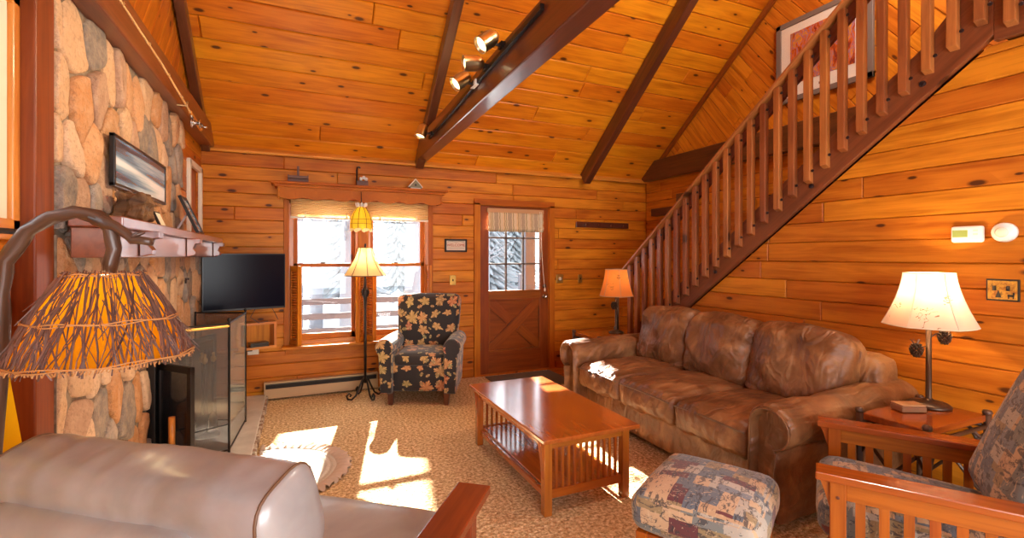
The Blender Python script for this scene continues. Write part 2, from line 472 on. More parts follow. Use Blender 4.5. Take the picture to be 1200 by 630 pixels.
edge_m = t.bsdf(t.ramp(t.noise(tc, 22, 3), [(.4, (.22, .12, .07)), (.6, (.55, .46, .36))]), .9, 0, bump=t.noise(tc, 30, 3), bstr=1, bdist=.02)
t = NT('rag_rug'); tc = t.n('TexCoord').outputs['Object']
ln = t.n('VectorMath', {'operation': 'LENGTH'}, i0=t.vmul(tc, (.92, 1, 0))).outputs['Value']
ring = t.n('TexWhiteNoise', {'noise_dimensions': '1D'}, W=t.math('FLOOR', t.math('MULTIPLY', ln, 26))).outputs[0]
c = t.ramp(ring, [(0, (.55, .48, .40)), (.55, (.62, .56, .48)), (.82, (.38, .31, .26)), (.93, (.60, .54, .46))], 'CONSTANT')
rug_m = t.bsdf(t.mix(.3, c, t.ramp(t.noise(tc, 120, 2), [(.3, (.25, .2, .16)), (.7, (.8, .75, .7))])), .95, 0, bump=t.math('ADD', t.math('SINE', t.math('MULTIPLY', ln, 160)), t.noise(tc, 150, 2)), bstr=.6, bdist=.006)

# striped door blind
t = NT('striped_blind'); tc = t.n('TexCoord').outputs['Object']; sp = t.n('SeparateXYZ', None, Vector=tc)
x = t.math('FRACT', t.math('MULTIPLY', sp.outputs[0], 5.6))
c = t.ramp(x, [(0, (.66, .46, .24)), (.10, (.20, .11, .02)), (.16, (.65, .52, .30)), (.22, (.16, .12, .05)), (.28, (.70, .58, .38)), (.34, (.30, .22, .15)), (.66, (.70, .58, .38)), (.72, (.22, .16, .05)), (.8, (.62, .5, .33))], 'CONSTANT')
fab = t.noise(t.vmul(tc, (60, 1, 90)), 1, 2)
blind_m = t.bsdf(t.mix(t.math('MULTIPLY', fab, .5), c, (.75, .62, .42)), .9)

def printmat(name, kind):
    t = NT(name); tc = t.n('TexCoord').outputs['Object']
    if kind == 'autumn':
        n1 = t.noise(t.vmul(tc, (1, 9, 5)), 1.6, 3, .7, .8)
        c = t.ramp(n1, [(.30, (.03, .015, .06)), (.40, (.35, .04, .02)), (.48, (.70, .16, .02)), (.54, (.30, .18, .35)), (.60, (.80, .28, .03)), (.70, (.45, .25, .12))])
        return t.bsdf(c, .25)
    if kind == 'snowy':  # blue-white streaks; on the panoramic picture they paint a window reflection
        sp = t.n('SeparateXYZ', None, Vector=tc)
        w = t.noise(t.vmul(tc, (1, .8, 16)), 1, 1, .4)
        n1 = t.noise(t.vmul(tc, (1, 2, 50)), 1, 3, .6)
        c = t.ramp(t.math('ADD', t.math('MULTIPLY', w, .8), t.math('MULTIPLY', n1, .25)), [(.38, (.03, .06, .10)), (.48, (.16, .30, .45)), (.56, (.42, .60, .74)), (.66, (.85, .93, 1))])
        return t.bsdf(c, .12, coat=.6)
    if kind == 'switch':
        n1 = t.noise(tc, 40, 3, .7)
        return t.bsdf(t.ramp(n1, [(.35, (.35, .12, .01)), (.55, (.70, .38, .04)), (.7, (.25, .12, .02))]), .4)

# ------------------------------------------------------------------ object helpers
def thing(name, label, cat, loc=(0,0,0), rz=0, group=None):
    o = bpy.data.objects.new(name, None); C.objects.link(o); o.location = loc; o.rotation_euler.z = rz
    o.empty_display_size = .1
    o['label'] = label; o['category'] = cat
    if group: o['group'] = group
    return o
def tag(o, label, cat, group=None, kind=None):
    o['label'] = label; o['category'] = cat
    if group: o['group'] = group
    if kind: o['kind'] = kind
    return o
def struct(o, label=None):
    o['kind'] = 'structure'
    if label: o['label'] = label
    return o
def sroot(name, loc=(0,0,0), rz=0):
    o = bpy.data.objects.new(name, None); C.objects.link(o); o.location = loc; o.rotation_euler.z = rz; o['kind'] = 'structure'; return o
def dup(root, loc, rz=None, label=None):
    r = root.copy(); C.objects.link(r); r.location = loc
    if rz is not None: r.rotation_euler.z = rz
    if label: r['label'] = label
    for ch in list(root.children):
        c = ch.copy(); C.objects.link(c); c.parent = r
        for g in ch.children:
            d = g.copy(); C.objects.link(d); d.parent = c
    return r
def rotM(loc=(0,0,0), x=0, y=0, z=0):
    return Matrix.Translation(loc) @ Matrix.Rotation(z, 4, 'Z') @ Matrix.Rotation(y, 4, 'Y') @ Matrix.Rotation(x, 4, 'X')
def frameM(o, x, y):
    x = Vector(x).normalized(); y = Vector(y).normalized(); z = x.cross(y)
    M = Matrix((x, y, z)).transposed().to_4x4(); M.translation = Vector(o); return M

# ================================================================== ROOM
YB = 5.40; XL = -.87; XR = 3.45; XR2 = 4.46; ZW = 2.50; SL = .80; YR = -1.7; YRIDGE = 1.7
def zc(y): return ZW+SL*(YB-y) if y > YRIDGE else ZW+SL*(YB-YRIDGE)-SL*(YRIDGE-y)
# floor (carpet) and entry boards
m = MB(); m.box((XL+XR2)/2, (YB+YR)/2, -.02, XR2-XL+.1, YB-YR+.1, .04)
struct(m.build('floor', carpet))
m = MB()
planks(m, frameM((2.86, 4.72, .012), (1,0,0), (0,1,0)), 0, .56, 0, YB-4.72, .09, th=.01, ch=.002)
struct(m.build('floor_entry', wood('entry_boards', (.55, .20, .04), (.35, .10, .02), .2, .4, .2)))
# back wall: opening for window pair and door
WX0, WX1, WZ0, WZ1 = -.11, 1.345, .53, 2.02
DX0, DX1, DZ1 = 1.965, 2.905, 2.06
m = MB()
planks(m, frameM((0, YB, 0), (1,0,0), (0,0,1)), XL-.02, XR2, 0, ZW+.02, .132, holes=[(WX0, WX1, WZ0, WZ1), (DX0, DX1, -.1, DZ1)], phase=.05)
struct(m.build('wall_back', pine))
m = MB()
for (a, b, c, d) in ((XL-.3, WX0, -.6, 2.6), (WX0, WX1, -.6, WZ0), (WX0, WX1, WZ1, 2.6), (WX1, DX0, -.6, 2.6), (DX0, DX1, DZ1, 2.6), (DX1, XR2+.3, -.6, 2.6)):
    m.box((a+b)/2, YB+.09, (c+d)/2, b-a, .13, d-c)
struct(m.build('wall_back_siding', pine_trim))
# left wall (wood) beyond the chimney and in front of the post
m = MB()
ML = frameM((XL, 0, 0), (0,-1,0), (0,0,1))     # local x = -Y, normal = +X? (0,-1,0)x(0,0,1) = (-1,0,0) -> flip
ML = frameM((XL, 0, 0), (0,1,0), (0,0,1))      # (0,1,0)x(0,0,1) = (1,0,0)
planks(m, ML, 4.40, YB, 1.5, 2.52, .132, holes=[(4.80, 5.27, 1.62, 2.22)], phase=.05)
planks(m, frameM((XL-.04, 0, 0), (0,1,0), (0,0,1)), YR, 2.22, 0, 2.52, .16, holes=[(.9, 2.13, 1.56, 2.30)])
struct(m.build('wall_left', pine))
m = MB()
for (a, b, c, d) in ((YR, .9, -.1, 2.6), (.9, 2.13, -.1, 1.56), (.9, 2.13, 2.30, 2.6), (2.13, 4.8, -.1, 2.6), (4.8, 5.27, -.1, 1.62), (4.8, 5.27, 2.22, 2.6), (5.27, YB+.15, -.1, 2.6)):
    m.box(XL-.15, (a+b)/2, (c+d)/2, .13, b-a, d-c)
struct(m.build('wall_left_siding', pine_trim))
# left gable with slanted boards
ang = math.atan(SL)
def gable(x, nrm, name, rot):
    m = MB()
    conv = [(YR, 2.5), (YB, 2.5), (YRIDGE, zc(YRIDGE))]
    M = frameM((x, 0, 0), (0,1,0), (0,0,1))
    planks(m, M, -9, 9, -9, 9, .135, conv=conv, rot=rot, lmin=1.0, lmax=2.6, th=.02)
    m2 = m.build(name, pine)
    if nrm < 0:
        for v in m2.data.vertices: v.co.x = 2*x-v.co.x
        m2.data.flip_normals()
    return struct(m2)
gable(XL, 1, 'wall_left_gable', R(52))
gable(XR2, -1, 'wall_right_gable', R(52))
# right wall behind the stairs, down to the floor
m = MB()
planks(m, frameM((XR2, 0, 0), (0,-1,0), (0,0,1)), -YB, -YR, 0, 2.5, .132, phase=.05)
struct(m.build('wall_right_outer', pine))
m = MB()
conv = [(x, z) for x, z in ((-4.78, 0), (1.7, 0), (1.7, 2.59), (-1.34, 2.59))]
planks(m, frameM((XR, 0, 0), (0,-1,0), (0,0,1)), -4.9, 1.7, 0, 2.6, .143, conv=conv, lmin=1.6, lmax=3.6, phase=.03)
struct(m.build('wall_right', pine))
# rear wall behind the camera, two broad openings added to let fill light in
m = MB()
for (a, b, c, d) in ((XL-.1, -.5, 0, 2.6), (-.5, 2.9, 0, .5), (-.5, 2.9, 2.3, 6), (1.05, 1.35, .5, 2.3), (2.9, XR2+.1, 0, 2.6), (XL-.1, -.5, 2.6, 3.4), (2.9, XR2, 2.6, 3.4)):
    m.box((a+b)/2, YR-.05, (c+d)/2, b-a, .1, d-c, grain=0)
struct(m.build('wall_rear', pine))
# ceiling slopes
sl = math.sqrt(1+SL*SL)
m = MB()
W = XR2-XL+.1
Mc = frameM((XL-.05, YB+.02, ZW-.016), (1,0,0), (0,-1/sl, SL/sl))    # normal: x cross y
planks(m, Mc, 0, W, .02, (YB-YRIDGE)*sl+.1, .186, lmin=1.8, lmax=3.8, ch=.008, gap=.002)
o = m.build('ceiling', pine_ceil)
for v in o.data.vertices: pass
struct(o)
m = MB()
Mc2 = frameM((XL-.05, YRIDGE, zc(YRIDGE)), (1,0,0), (0,-1/sl, -SL/sl))
planks(m, Mc2, 0, W, 0, (YRIDGE-YR)*sl+.3, .30, lmin=2, lmax=3.5)
struct(m.build('ceiling_rear', pine_ceil))
# roof skin that keeps daylight out
m = MB()
m.bar((XL+W/2, YB+.3, zc(YB+.3)+.12), (XL+W/2, YRIDGE, zc(YRIDGE)+.12), W+.4, .06, up=(0,1,0))
m.bar((XL+W/2, YRIDGE, zc(YRIDGE)+.12), (XL+W/2, YR-.3, zc(YR-.3)+.12), W+.4, .06, up=(0,1,0))
m.box(XL-.13, 1.8, 4, .04, 7.6, 3.2); m.box(XR2+.1, 1.8, 2.6, .04, 7.6, 6)
struct(m.build('roof', pine_trim))
# loft floor over the camera's right
m = MB(); m.box((XR+XR2)/2+.03, (1.28+YR)/2, 2.66, XR2-XR-.02, 1.28-YR, .1)
struct(m.build('ceiling_loft', pine_trim))

# trims, beams, post
m = MB(); m.bar((XL, YB-.035, ZW-.015), (XR2, YB-.035, ZW-.015), .085, .028, up=(0,-.62,.78))
struct(m.build('trim_1', lightwood, bevel=.004), 'light pine cove strip along the top of the back wall')
def slopebeam(x, w, d, y0=YB-.02, y1=YRIDGE+.05):
    m = MB(); n = Vector((0, SL/sl, 1/sl))
    a = Vector((x, y0, zc(y0)))-n*(d/2+.01); b = Vector((x, y1, zc(y1)))-n*(d/2+.01)
    m.bar(a, b, w, d, up=n); return m
for i, (x, w, d, mt) in enumerate(((1.22, .085, .12, beam_m), (3.40, .09, .17, beam_m), (XL+.05, .07, .10, beam_m), (XR2-.03, .045, .05, post_m))):
    o = slopebeam(x, w, d).build('beam' if i < 3 else 'trim_2', mt, bevel=.006); struct(o)
# long level beam that carries the track lights
TB0 = Vector((1.245, YB-.02, 2.62)); TB1 = Vector((1.0805, YR, 2.62))
m = MB(); m.bar(TB0, TB1, .125, .235)
struct(m.build('beam', beam_m, bevel=.01))
# header beam over the stones on the left wall, post, wall plate on the right
m = MB(); m.bar((XL+.055, 1.3, 2.58), (XL+.055, YB-.02, 2.58), .11, .20)
struct(m.build('beam', stair_m, bevel=.008))
m = MB(); m.box(XL-.035, 2.27, 1.25, .12, .14, 2.5)
struct(m.build('trim_3', post_m, bevel=.006))
m = MB(); m.bar((XR2-.05, 1.4, 2.60), (XR2-.05, YB-.02, 2.60), .10, .26)
struct(m.build('beam', beam_m, bevel=.008))
m = MB(); m.bar((XR-.02, 4.70, .045), (XR-.02, -1.6, .045), .015, .09)
struct(m.build('baseboard_right', pine_trim, bevel=.003))
m = MB(); m.bar((1.37, YB-.01, .05), (1.88, YB-.01, .05), .018, .1); m.bar((3.0, YB-.01, .05), (XR2, YB-.01, .05), .018, .1)
struct(m.build('baseboard_back', pine_trim, bevel=.003))

# ---------------------------------------------------------------- stone chimney
def stones(mb, y0, y1, z0, z1, sx, sz, xbase, h, hole=None, seed=1):
    rnd = random.Random(seed); pts = []
    ny = int((y1-y0)/sx)+2; nz = int((z1-z0)/sz)+2
    for j in range(-1, nz):
        for i in range(-1, ny):
            pts.append((y0+(i+.5+(j % 2)*.5+rnd.uniform(-.34, .34))*sx, z0+(j+.5+rnd.uniform(-.36, .36))*sz))
    for k, (px, py) in enumerate(pts):
        if not (y0-.05 < px < y1+.05 and z0-.05 < py < z1+.05): continue
        cell = [(y0, z0), (y1, z0), (y1, z1), (y0, z1)]
        for (qx, qy) in pts:
            if (qx, qy) == (px, py): continue
            if abs(qx-px) > sx*3 or abs(qy-py) > sz*3: continue
            asp = (sx/sz)**2
            mx, my = (px+qx)/2, (py+qy)/2; nx, nyv = qx-px, (qy-py)*asp
            # keep the side of p
            l = math.hypot(nx, nyv); nx /= l; nyv /= l
            dx, dy = -nyv, nx; B = 5
            a = (mx-dx*B, my-dy*B); b = (mx+dx*B, my+dy*B)
            # keep the half plane containing p
            if (b[0]-a[0])*(py-a[1])-(b[1]-a[1])*(px-a[0]) < 0: a, b = b, a
            out = []
            side = lambda p: (b[0]-a[0])*(p[1]-a[1])-(b[1]-a[1])*(p[0]-a[0])
            for j in range(len(cell)):
                p, q = cell[j-1], cell[j]; s1, s2 = side(p), side(q)
                if s2 >= 0:
                    if s1 < 0: t = s1/(s1-s2); out.append((p[0]+(q[0]-p[0])*t, p[1]+(q[1]-p[1])*t))
                    out.append(q)
                elif s1 >= 0:
                    t = s1/(s1-s2); out.append((p[0]+(q[0]-p[0])*t, p[1]+(q[1]-p[1])*t))
            cell = out
            if len(cell) < 3: break
        if len(cell) < 3 or parea(cell) < .002: continue
        if hole and hole[0]-.02 < px < hole[1]+.02 and hole[2]-.02 < py < hole[3]+.02: continue
        if hole:
            # push vertices out of the opening
            c2 = []
            for (vx, vy) in cell:
                if hole[0] < vx < hole[1] and hole[2] < vy < hole[3]:
                    ds = [(abs(vx-hole[0]), (hole[0], vy)), (abs(hole[1]-vx), (hole[1], vy)), (abs(hole[3]-vy), (vx, hole[3]))]
                    c2.append(min(ds)[1])
                else: c2.append((vx, vy))
            cell = c2
        # merge short edges, inset for the joint, round the corners
        cc = [p for i, p in enumerate(cell) if math.hypot(p[0]-cell[i-1][0], p[1]-cell[i-1][1]) > .02]
        if len(cc) < 3: continue
        cx = sum(p[0] for p in cc)/len(cc); cy = sum(p[1] for p in cc)/len(cc)
        cc = [(cx+(p[0]-cx)*.95, cy+(p[1]-cy)*.965) for p in cc]
        for _ in range(2):
            nn = []
            for i in range(len(cc)):
                p, q = cc[i], cc[(i+1) % len(cc)]
                nn += [(p[0]*.84+q[0]*.16, p[1]*.84+q[1]*.16), (p[0]*.16+q[0]*.84, p[1]*.16+q[1]*.84)]
            cc = nn
        hh = h*rnd.uniform(.6, 1.25); off = Vector((rnd.uniform(0, 90), rnd.uniform(0, 90), rnd.uniform(0, 90))); pid = rnd.random()
        tilt = (rnd.uniform(-.12, .12), rnd.uniform(-.08, .08)); prev = None
        for (sc, hz) in ((1.0, -.01), (.99, hh*.6), (.94, hh*.92), (.80, hh), (.5, hh*1.03)):
            ring = []
            for (vx, vy) in cc:
                yy = cx+(vx-cx)*sc; zz = cy+(vy-cy)*sc
                d = hz+(tilt[0]*(yy-cx)+tilt[1]*(zz-cy) if hz > 0 else 0)
                d += .009*noise.noise(Vector((yy*14, zz*14, pid*50))) if hz > 0 else 0
                v = mb.bm.verts.new((xbase+d, yy, zz)); v[mb.wc] = Vector((d, yy, zz))+off; v[mb.pid] = pid; ring.append(v)
            if prev:
                for i in range(len(ring)): mb.bm.faces.new((prev[i], prev[(i+1) % len(ring)], ring[(i+1) % len(ring)], ring[i]))
            prev = ring
        mb.bm.faces.new(prev)
FH = (3.52, 4.42, .0, .80)   # firebox opening
m = MB()
stones(m, 2.34, 4.46, 1.48, 2.49, .17, .245, XL+.012, .03, seed=5)
stones(m, 2.34, YB-.02, .06, 1.52, .175, .25, XL+.018, .03, hole=FH, seed=9)
struct(m.build('wall_stone', stone_m, smooth=True), 'fieldstone chimney face of tan and grey stones')
m = MB()
m.box(XL-.01, 3.40, 2.0, .05, 2.12, 1.0); m.box(XL+.0, 2.93, .76, .06, 1.18, 1.52); m.box(XL, (4.42+YB)/2, .76, .06, YB-4.42, 1.52); m.box(XL, 3.97, 1.16, .06, .9, .72)
struct(m.build('wall_mortar', mortar))
m = MB()  # hearth
m.box(-.60, 3.85, .03, .58, 3.06, .055)
h = m.build('hearth', hearth_m, bevel=.008); struct(h, 'pale stone hearth slab')
m = MB()
for i in range(60):
    y = 2.36+i*.0505; m.box(-.305+random.uniform(-.006, .008), y, .028, .02+random.uniform(0, .012), .05, .05)
m.build('hearth_edge', edge_m, h, bevel=.006)

# ---------------------------------------------------------------- window pair
w = sroot('window_1')
yg = YB+.06
m = MB()
for x in (WX0+.022, .62-.055, .62+.055, WX1-.022): m.box(x, YB+.05, (WZ0+WZ1)/2, .045, .12, WZ1-WZ0)
m.box((WX0+WX1)/2, YB+.05, WZ0+.02, WX1-WX0, .12, .04); m.box((WX0+WX1)/2, YB+.05, WZ1-.02, WX1-WX0, .12, .04)
m.build('window_frame', lightwood, w, bevel=.003)
for (x0, x1) in ((WX0+.045, .62-.078), (.62+.078, WX1-.045)):
    for k, (z0, z1, yy) in enumerate(((WZ0+.04, 1.365, yg-.02), (1.335, WZ1-.04, yg+.015))):
        m = MB(); b = .038
        m.box((x0+x1)/2, yy, z0+b/2+(.012 if k == 0 else -.012), x1-x0, .03, b+(.024 if k == 0 else -.012)); m.box((x0+x1)/2, yy, z1-b/2, x1-x0, .03, b)
        m.box(x0+b/2, yy, (z0+z1)/2, b, .03, z1-z0); m.box(x1-b/2, yy, (z0+z1)/2, b, .03, z1-z0)
        s = m.build('window_sash', pine_trim, w, bevel=.003)
        m = MB(); m.box((x0+x1)/2, yy, (z0+z1)/2, x1-x0-.04, .004, z1-z0-.04); m.build('window_pane', glass, s)
    m = MB(); m.box((x0+x1)/2-.02, yg-.04, 1.372, .045, .025, .018); m.build('latch', bronze, w, bevel=.003)
m = MB(); m.box((WX0+WX1)/2, YB-.055, WZ0-.01, WX1-WX0+.12, .21, .028); m.build('window_sill', pine_trim, w, bevel=.005)
m = MB(); m.box((WX0+WX1)/2, YB-.012, WZ0-.06, WX1-WX0+.06, .024, .075); m.build('window_apron', pine_trim, w, bevel=.004)
m = MB()
m.box(WX0-.02, YB-.012, (WZ0+WZ1)/2, .05, .024, WZ1-WZ0); m.box(WX1+.02, YB-.012, (WZ0+WZ1)/2, .05, .024, WZ1-WZ0); m.box(.62, YB-.03, (WZ0+WZ1)/2, .11, .02, WZ1-WZ0)
m.build('window_casing', pine_trim, w, bevel=.004)
# cornice shelf with scalloped valance
v = thing('valance_shelf', 'scalloped pine valance shelf over the wide window', 'valance', (.625, YB, 2.05))
m = MB(); m.box(0, -.11, .115, 1.78, .23, .025); m.box(0, -.095, .09, 1.72, .2, .03); m.build('shelf_board', pine_trim, v, bevel=.006)
poly = [(-.83, .08)]; n = 60
bot = []
for i in range(n+1):
    x = -.83+1.66*i/n; ph = (x+.83)/1.66*7.0; bot.append((x, -.012-.032*abs(math.sin(PI*ph))**.8))
m = MB()
for i in range(n):
    (xa, za), (xb, zb) = bot[i], bot[i+1]
    m.prism([(xa, .08), (xa, za), (xb, zb), (xb, .08)], frameM((0, -.17, 0), (1,0,0), (0,0,1)), .018, pid=.5)
bmesh.ops.remove_doubles(m.bm, verts=m.bm.verts, dist=.0004)
m.build('scalloped_board', pine_trim, v)
for q in (-.82, .82):
    m = MB(); m.box(q, -.09, .03, .018, .17, .12); m.build('end_board', pine_trim, v, bevel=.003)
# pleated blinds raised
for (x0, x1, lb) in ((WX0+.02, .585, 'pleated cream blind drawn up over the left window sash'), (.655, WX1-.02, 'pleated cream blind drawn up over the right window sash')):
    m = MB(); N = 11; top = 2.03; botz = 1.845
    pr = []
    for i in range(N*2+1):
        z = top-(top-botz)*i/(N*2); pr.append((YB-.045-(.022 if i % 2 else 0), z))
    off = Vector((random.random()*9, 0, 0))
    prev = None
    for (yy, zz) in pr:
        a = m.bm.verts.new((x0, yy, zz)); b = m.bm.verts.new((x1, yy, zz))
        if prev: m.bm.faces.new((prev[0], prev[1], b, a))
        prev = (a, b)
    r = thing('pleated_blind', lb, 'window blind', ((x0+x1)/2, YB-.05, botz))
    o = m.build('pleats', pleat_m, None, recalc=False)
    o.parent = r; o.location = -Vector(r.location)
    m = MB(); m.box(0, 0, -.008, x1-x0, .04, .018); m.build('bottom_rail', cream, r, bevel=.003)
    for q in (-.2, .2):
        m = MB(); m.tube([(q, -.03, .04), (q, -.03, .0)], .006, 6); m.lathe([(.004, .03), (.011, .01), (.009, 0)], 8, (q, -.03, -.012)); m.build('cord_tassel', cream, r)
# folded louvred shutters
def shutter(x, y, rz, label):
    r = thing('louvered_shutter', label, 'shutter', (x, y, WZ0+.012), rz, 'folded half shutters at the window')
    H = .80; Wd = .16
    for q in (0, 1):
        m = MB(); yy = q*.022
        m.box(.012, yy, H/2, .024, .02, H); m.box(Wd-.012, yy, H/2, .024, .02, H)
        for zz in (.03, H-.03): m.box(Wd/2, yy, zz, Wd-.048, .02, .05)
        p = m.build('shutter_frame', pine_trim, r, bevel=.002)
        m = MB()
        for i in range(27):
            z = .07+i*(H-.14)/26; m.box(Wd/2, yy, z, Wd-.05, .017, .005, Matrix.Translation((Wd/2, yy, z)) @ Matrix.Rotation(R(-35), 4, 'X') @ Matrix.Translation((-Wd/2, -yy, -z)))
        m.build('louvers', pine_trim, p)
shutter(WX0+.02, YB-.04, R(-62), 'folded louvered half shutter at the window corner beside the television')
shutter(.595, YB-.05, R(-112), 'folded louvered half shutter left of the centre window post')
shutter(.645, YB-.05, R(-66), 'folded louvered half shutter right of the centre window post')
shutter(WX1-.02, YB-.04, R(-99), 'folded louvered half shutter above the leaf armchair')
# ornaments on the valance shelf
zsh = 2.05+.128
o = thing('wooden_crate', 'small dark wooden crate with upright handle on window shelf', 'ornament', (-.02, YB-.12, zsh))
m = MB(); 
for zz in (.02, .055): m.box(0, -.035, zz, .19, .012, .028); m.box(0, .035, zz, .19, .012, .028)
m.box(0, 0, .006, .19, .07, .012); m.box(-.09, 0, .04, .012, .07, .075); m.box(.09, 0, .04, .012, .07, .075)
m.build('crate_body', twig_m, o, bevel=.002)
m = MB(); m.box(0, 0, .09, .022, .012, .16); m.build('handle', twig_m, o, bevel=.002)
o = thing('snowman_figurine', 'dark ornament with white snowman heads and tall hooked post on window shelf', 'ornament', (.58, YB-.12, zsh))
m = MB(); m.box(.02, 0, .03, .12, .05, .06); m.build('box_base', twig_m, o, bevel=.004)
m = MB(); m.tube([(-.035, 0, .0), (-.035, 0, .17), (-.03, 0, .2), (-.01, 0, .205), (0, 0, .19)], .009, 8); m.build('post', iron, o)
for q, (x, z) in enumerate(((.005, .08), (.035, .095), (.06, .078))):
    m = MB(); m.lathe([(0, -.02), (.013, -.015), (.019, 0), (.013, .015), (0, .02)], 10, (x, -.01, z)); m.build('snowman_head', white, o, smooth=True)
o = thing('birdhouse', 'tiny gabled birdhouse on the window shelf', 'birdhouse', (1.16, YB-.12, zsh))
m = MB(); m.prism([(-.06, 0), (.06, 0), (.06, .035), (0, .10), (-.06, .035)], frameM((0, -.04, 0), (1,0,0), (0,0,1)), .08 if False else .06); m.build('house_body', plain('faded_teal', (.22, .20, .12), .7), o)
m = MB(); m.bar((-.078, -.012, .02), (.004, -.012, .112), .075, .008, up=(-1,0,1)); m.bar((.078, -.012, .02), (-.004, -.012, .112), .075, .008, up=(1,0,1)); m.build('roof', cream, o)
m = MB(); m.lathe([(.0, 0), (.012, 0), (.012, .004), (0, .004)], 12, (0,0,0), rotM((0, -.042, .045), x=R(90))); m.build('entry_hole', blackp, o)
m = MB(); m.box(0, -.041, .008, .11, .004, .012); m.build('base_strip', white, o)

# hanging stained glass lamp
o = thing('stained_glass_lamp', 'hanging amber stained glass lamp in front of the window', 'hanging lamp', (.573, 5.12, 1.70))
m = MB()
prof = [(.030, .245), (.055, .225), (.085, .175), (.105, .115), (.112, .07), (.112, .02)]
def scal(a, z): return 1+.0*math.cos(8*a)
def petal(a, z): return 1.0
m.lathe([(r, z) for r, z in prof], 32, scal=lambda a, z: .93+.07*abs(math.cos(4*a)))
# remove caps to keep it an open shade
for f in [f for f in m.bm.faces if len(f.verts) > 4]: m.bm.faces.remove(f)
m.build('glass_panels', amber_glass, o, smooth=True, recalc=False)
m = MB()
for k in range(8):
    a = PI/4*k+PI/8
    m.tube([((r*.94+.001)*math.cos(a), (r*.94+.001)*math.sin(a), z) for r, z in prof], .0028, 5)
for zz, rr in ((.115, .103), (.07, .11)):
    m.tube([(rr*(.93+.07*abs(math.cos(4*b)))*math.cos(b)*1.01, rr*(.93+.07*abs(math.cos(4*b)))*math.sin(b)*1.01, zz) for b in [2*PI*i/32 for i in range(33)]], .0025, 4)
m.build('leading', iron, o)
m = MB()
for k in range(8):
    a = PI/4*k; 
    M = rotM((.045*math.cos(a), .045*math.sin(a), .265), z=a) @ Matrix.Rotation(R(25), 4, 'Y')
    m.lathe([(0, -.03), (.013, -.01), (.014, .01), (0, .03)], 8, (0,0,0), M)
m.build('crown_petals', white, o, smooth=True)
m = MB()
for k in range(8):
    a = PI/4*k+PI/8; M = rotM((.105*math.cos(a), .105*math.sin(a), .008), z=a)
    m.lathe([(0, -.02), (.02, -.006), (.024, .012), (.0, .016)], 8, (0,0,0), M @ Matrix.Diagonal((.2, 1.3, 1, 1)))
m.build('scallop_trim', shademat('pale_glass', (.95, .85, .6), .6), o)
m = MB(); m.tube([(0, 0, .25), (0, 0, .34), (0, .02, .40)], .004, 6); m.build('hanging_cord', iron, o)
m = MB(); m.lathe([(0, -.02), (.018, -.01), (.022, .01), (.012, .035), (0, .04)], 12, (0, 0, .13)); m.build('bulb', bulb_m, o, smooth=True)

# ---------------------------------------------------------------- small left window, left front window + curtain
w = sroot('window_2')
m = MB()
for y in (4.78, 5.29): m.box(XL+.012, y, 1.92, .03, .05, .68)
for z in (1.60, 2.24): m.box(XL+.012, 5.035, z, .03, .56, .05)
m.build('window_casing', cream, w, bevel=.003)
m = MB(); m.box(XL-.03, 5.035, 1.92, .02, .47, .60); m.build('window_panel', pine, w)
w = sroot('window_3')
m = MB()
for y in (.87, 2.178): m.box(XL-.03, y, 1.93, .03, .045, .84)
m.box(XL-.03, 1.52, 1.53, .03, 1.36, .07); m.box(XL-.03, 1.52, 2.33, .03, 1.36, .07)
m.build('window_casing', lightwood, w, bevel=.004)
m = MB()
for y in (.93, 1.5, 2.125): m.box(XL-.05, y, 1.93, .04, .06, .74)
m.box(XL-.08, 1.52, 1.59, .04, 1.22, .05); m.box(XL-.08, 1.52, 2.27, .04, 1.22, .05)
m.build('window_sash', cream, w, bevel=.003)
m = MB(); m.box(XL-.08, 1.5, 1.93, .004, 1.16, .68); m.build('window_pane', glass, w)
m = MB()
NU, NV = 40, 24; grid = []
for j in range(NV+1):
    z = 1.50-1.42*j/NV; row = []
    for i in range(NU+1):
        u = i/NU; y1 = 1.78+.235*min(1, max(0, (j/NV-.10))*1.5)**.8; y = .95+(y1-.95)*u
        x = XL+.080+.022*math.sin(u*46)+.010*math.sin(u*17+j*.2)
        row.append(m.bm.verts.new((x, y, z)))
    grid.append(row)
for j in range(NV):
    for i in range(NU): m.bm.faces.new((grid[j][i], grid[j][i+1], grid[j+1][i+1], grid[j+1][i]))
o = m.build('curtain', curtain_m, smooth=True, recalc=False)
tag(o, 'bright yellow curtain hanging at the left edge beside the post', 'curtain')
for v_ in o.data.vertices: v_.co -= Vector((XL+.08, 1.5, .08))
o.location = (XL+.08, 1.5, .08)
m = MB(); m.tube([(XL+.07, .9, 1.515), (XL+.07, 2.0, 1.515)], .009, 8)
o = m.build('curtain_rod', iron); tag(o, 'thin dark rod holding the yellow curtain', 'curtain rod')
m = MB(); m.box(0, 0, 0, .012, .07, .13); o = m.build('outlet_plate', blackp, bevel=.003, loc=(XL-.033, 2.115, 1.235)); tag(o, 'black switch plate on the wood beside the red post', 'switch plate')

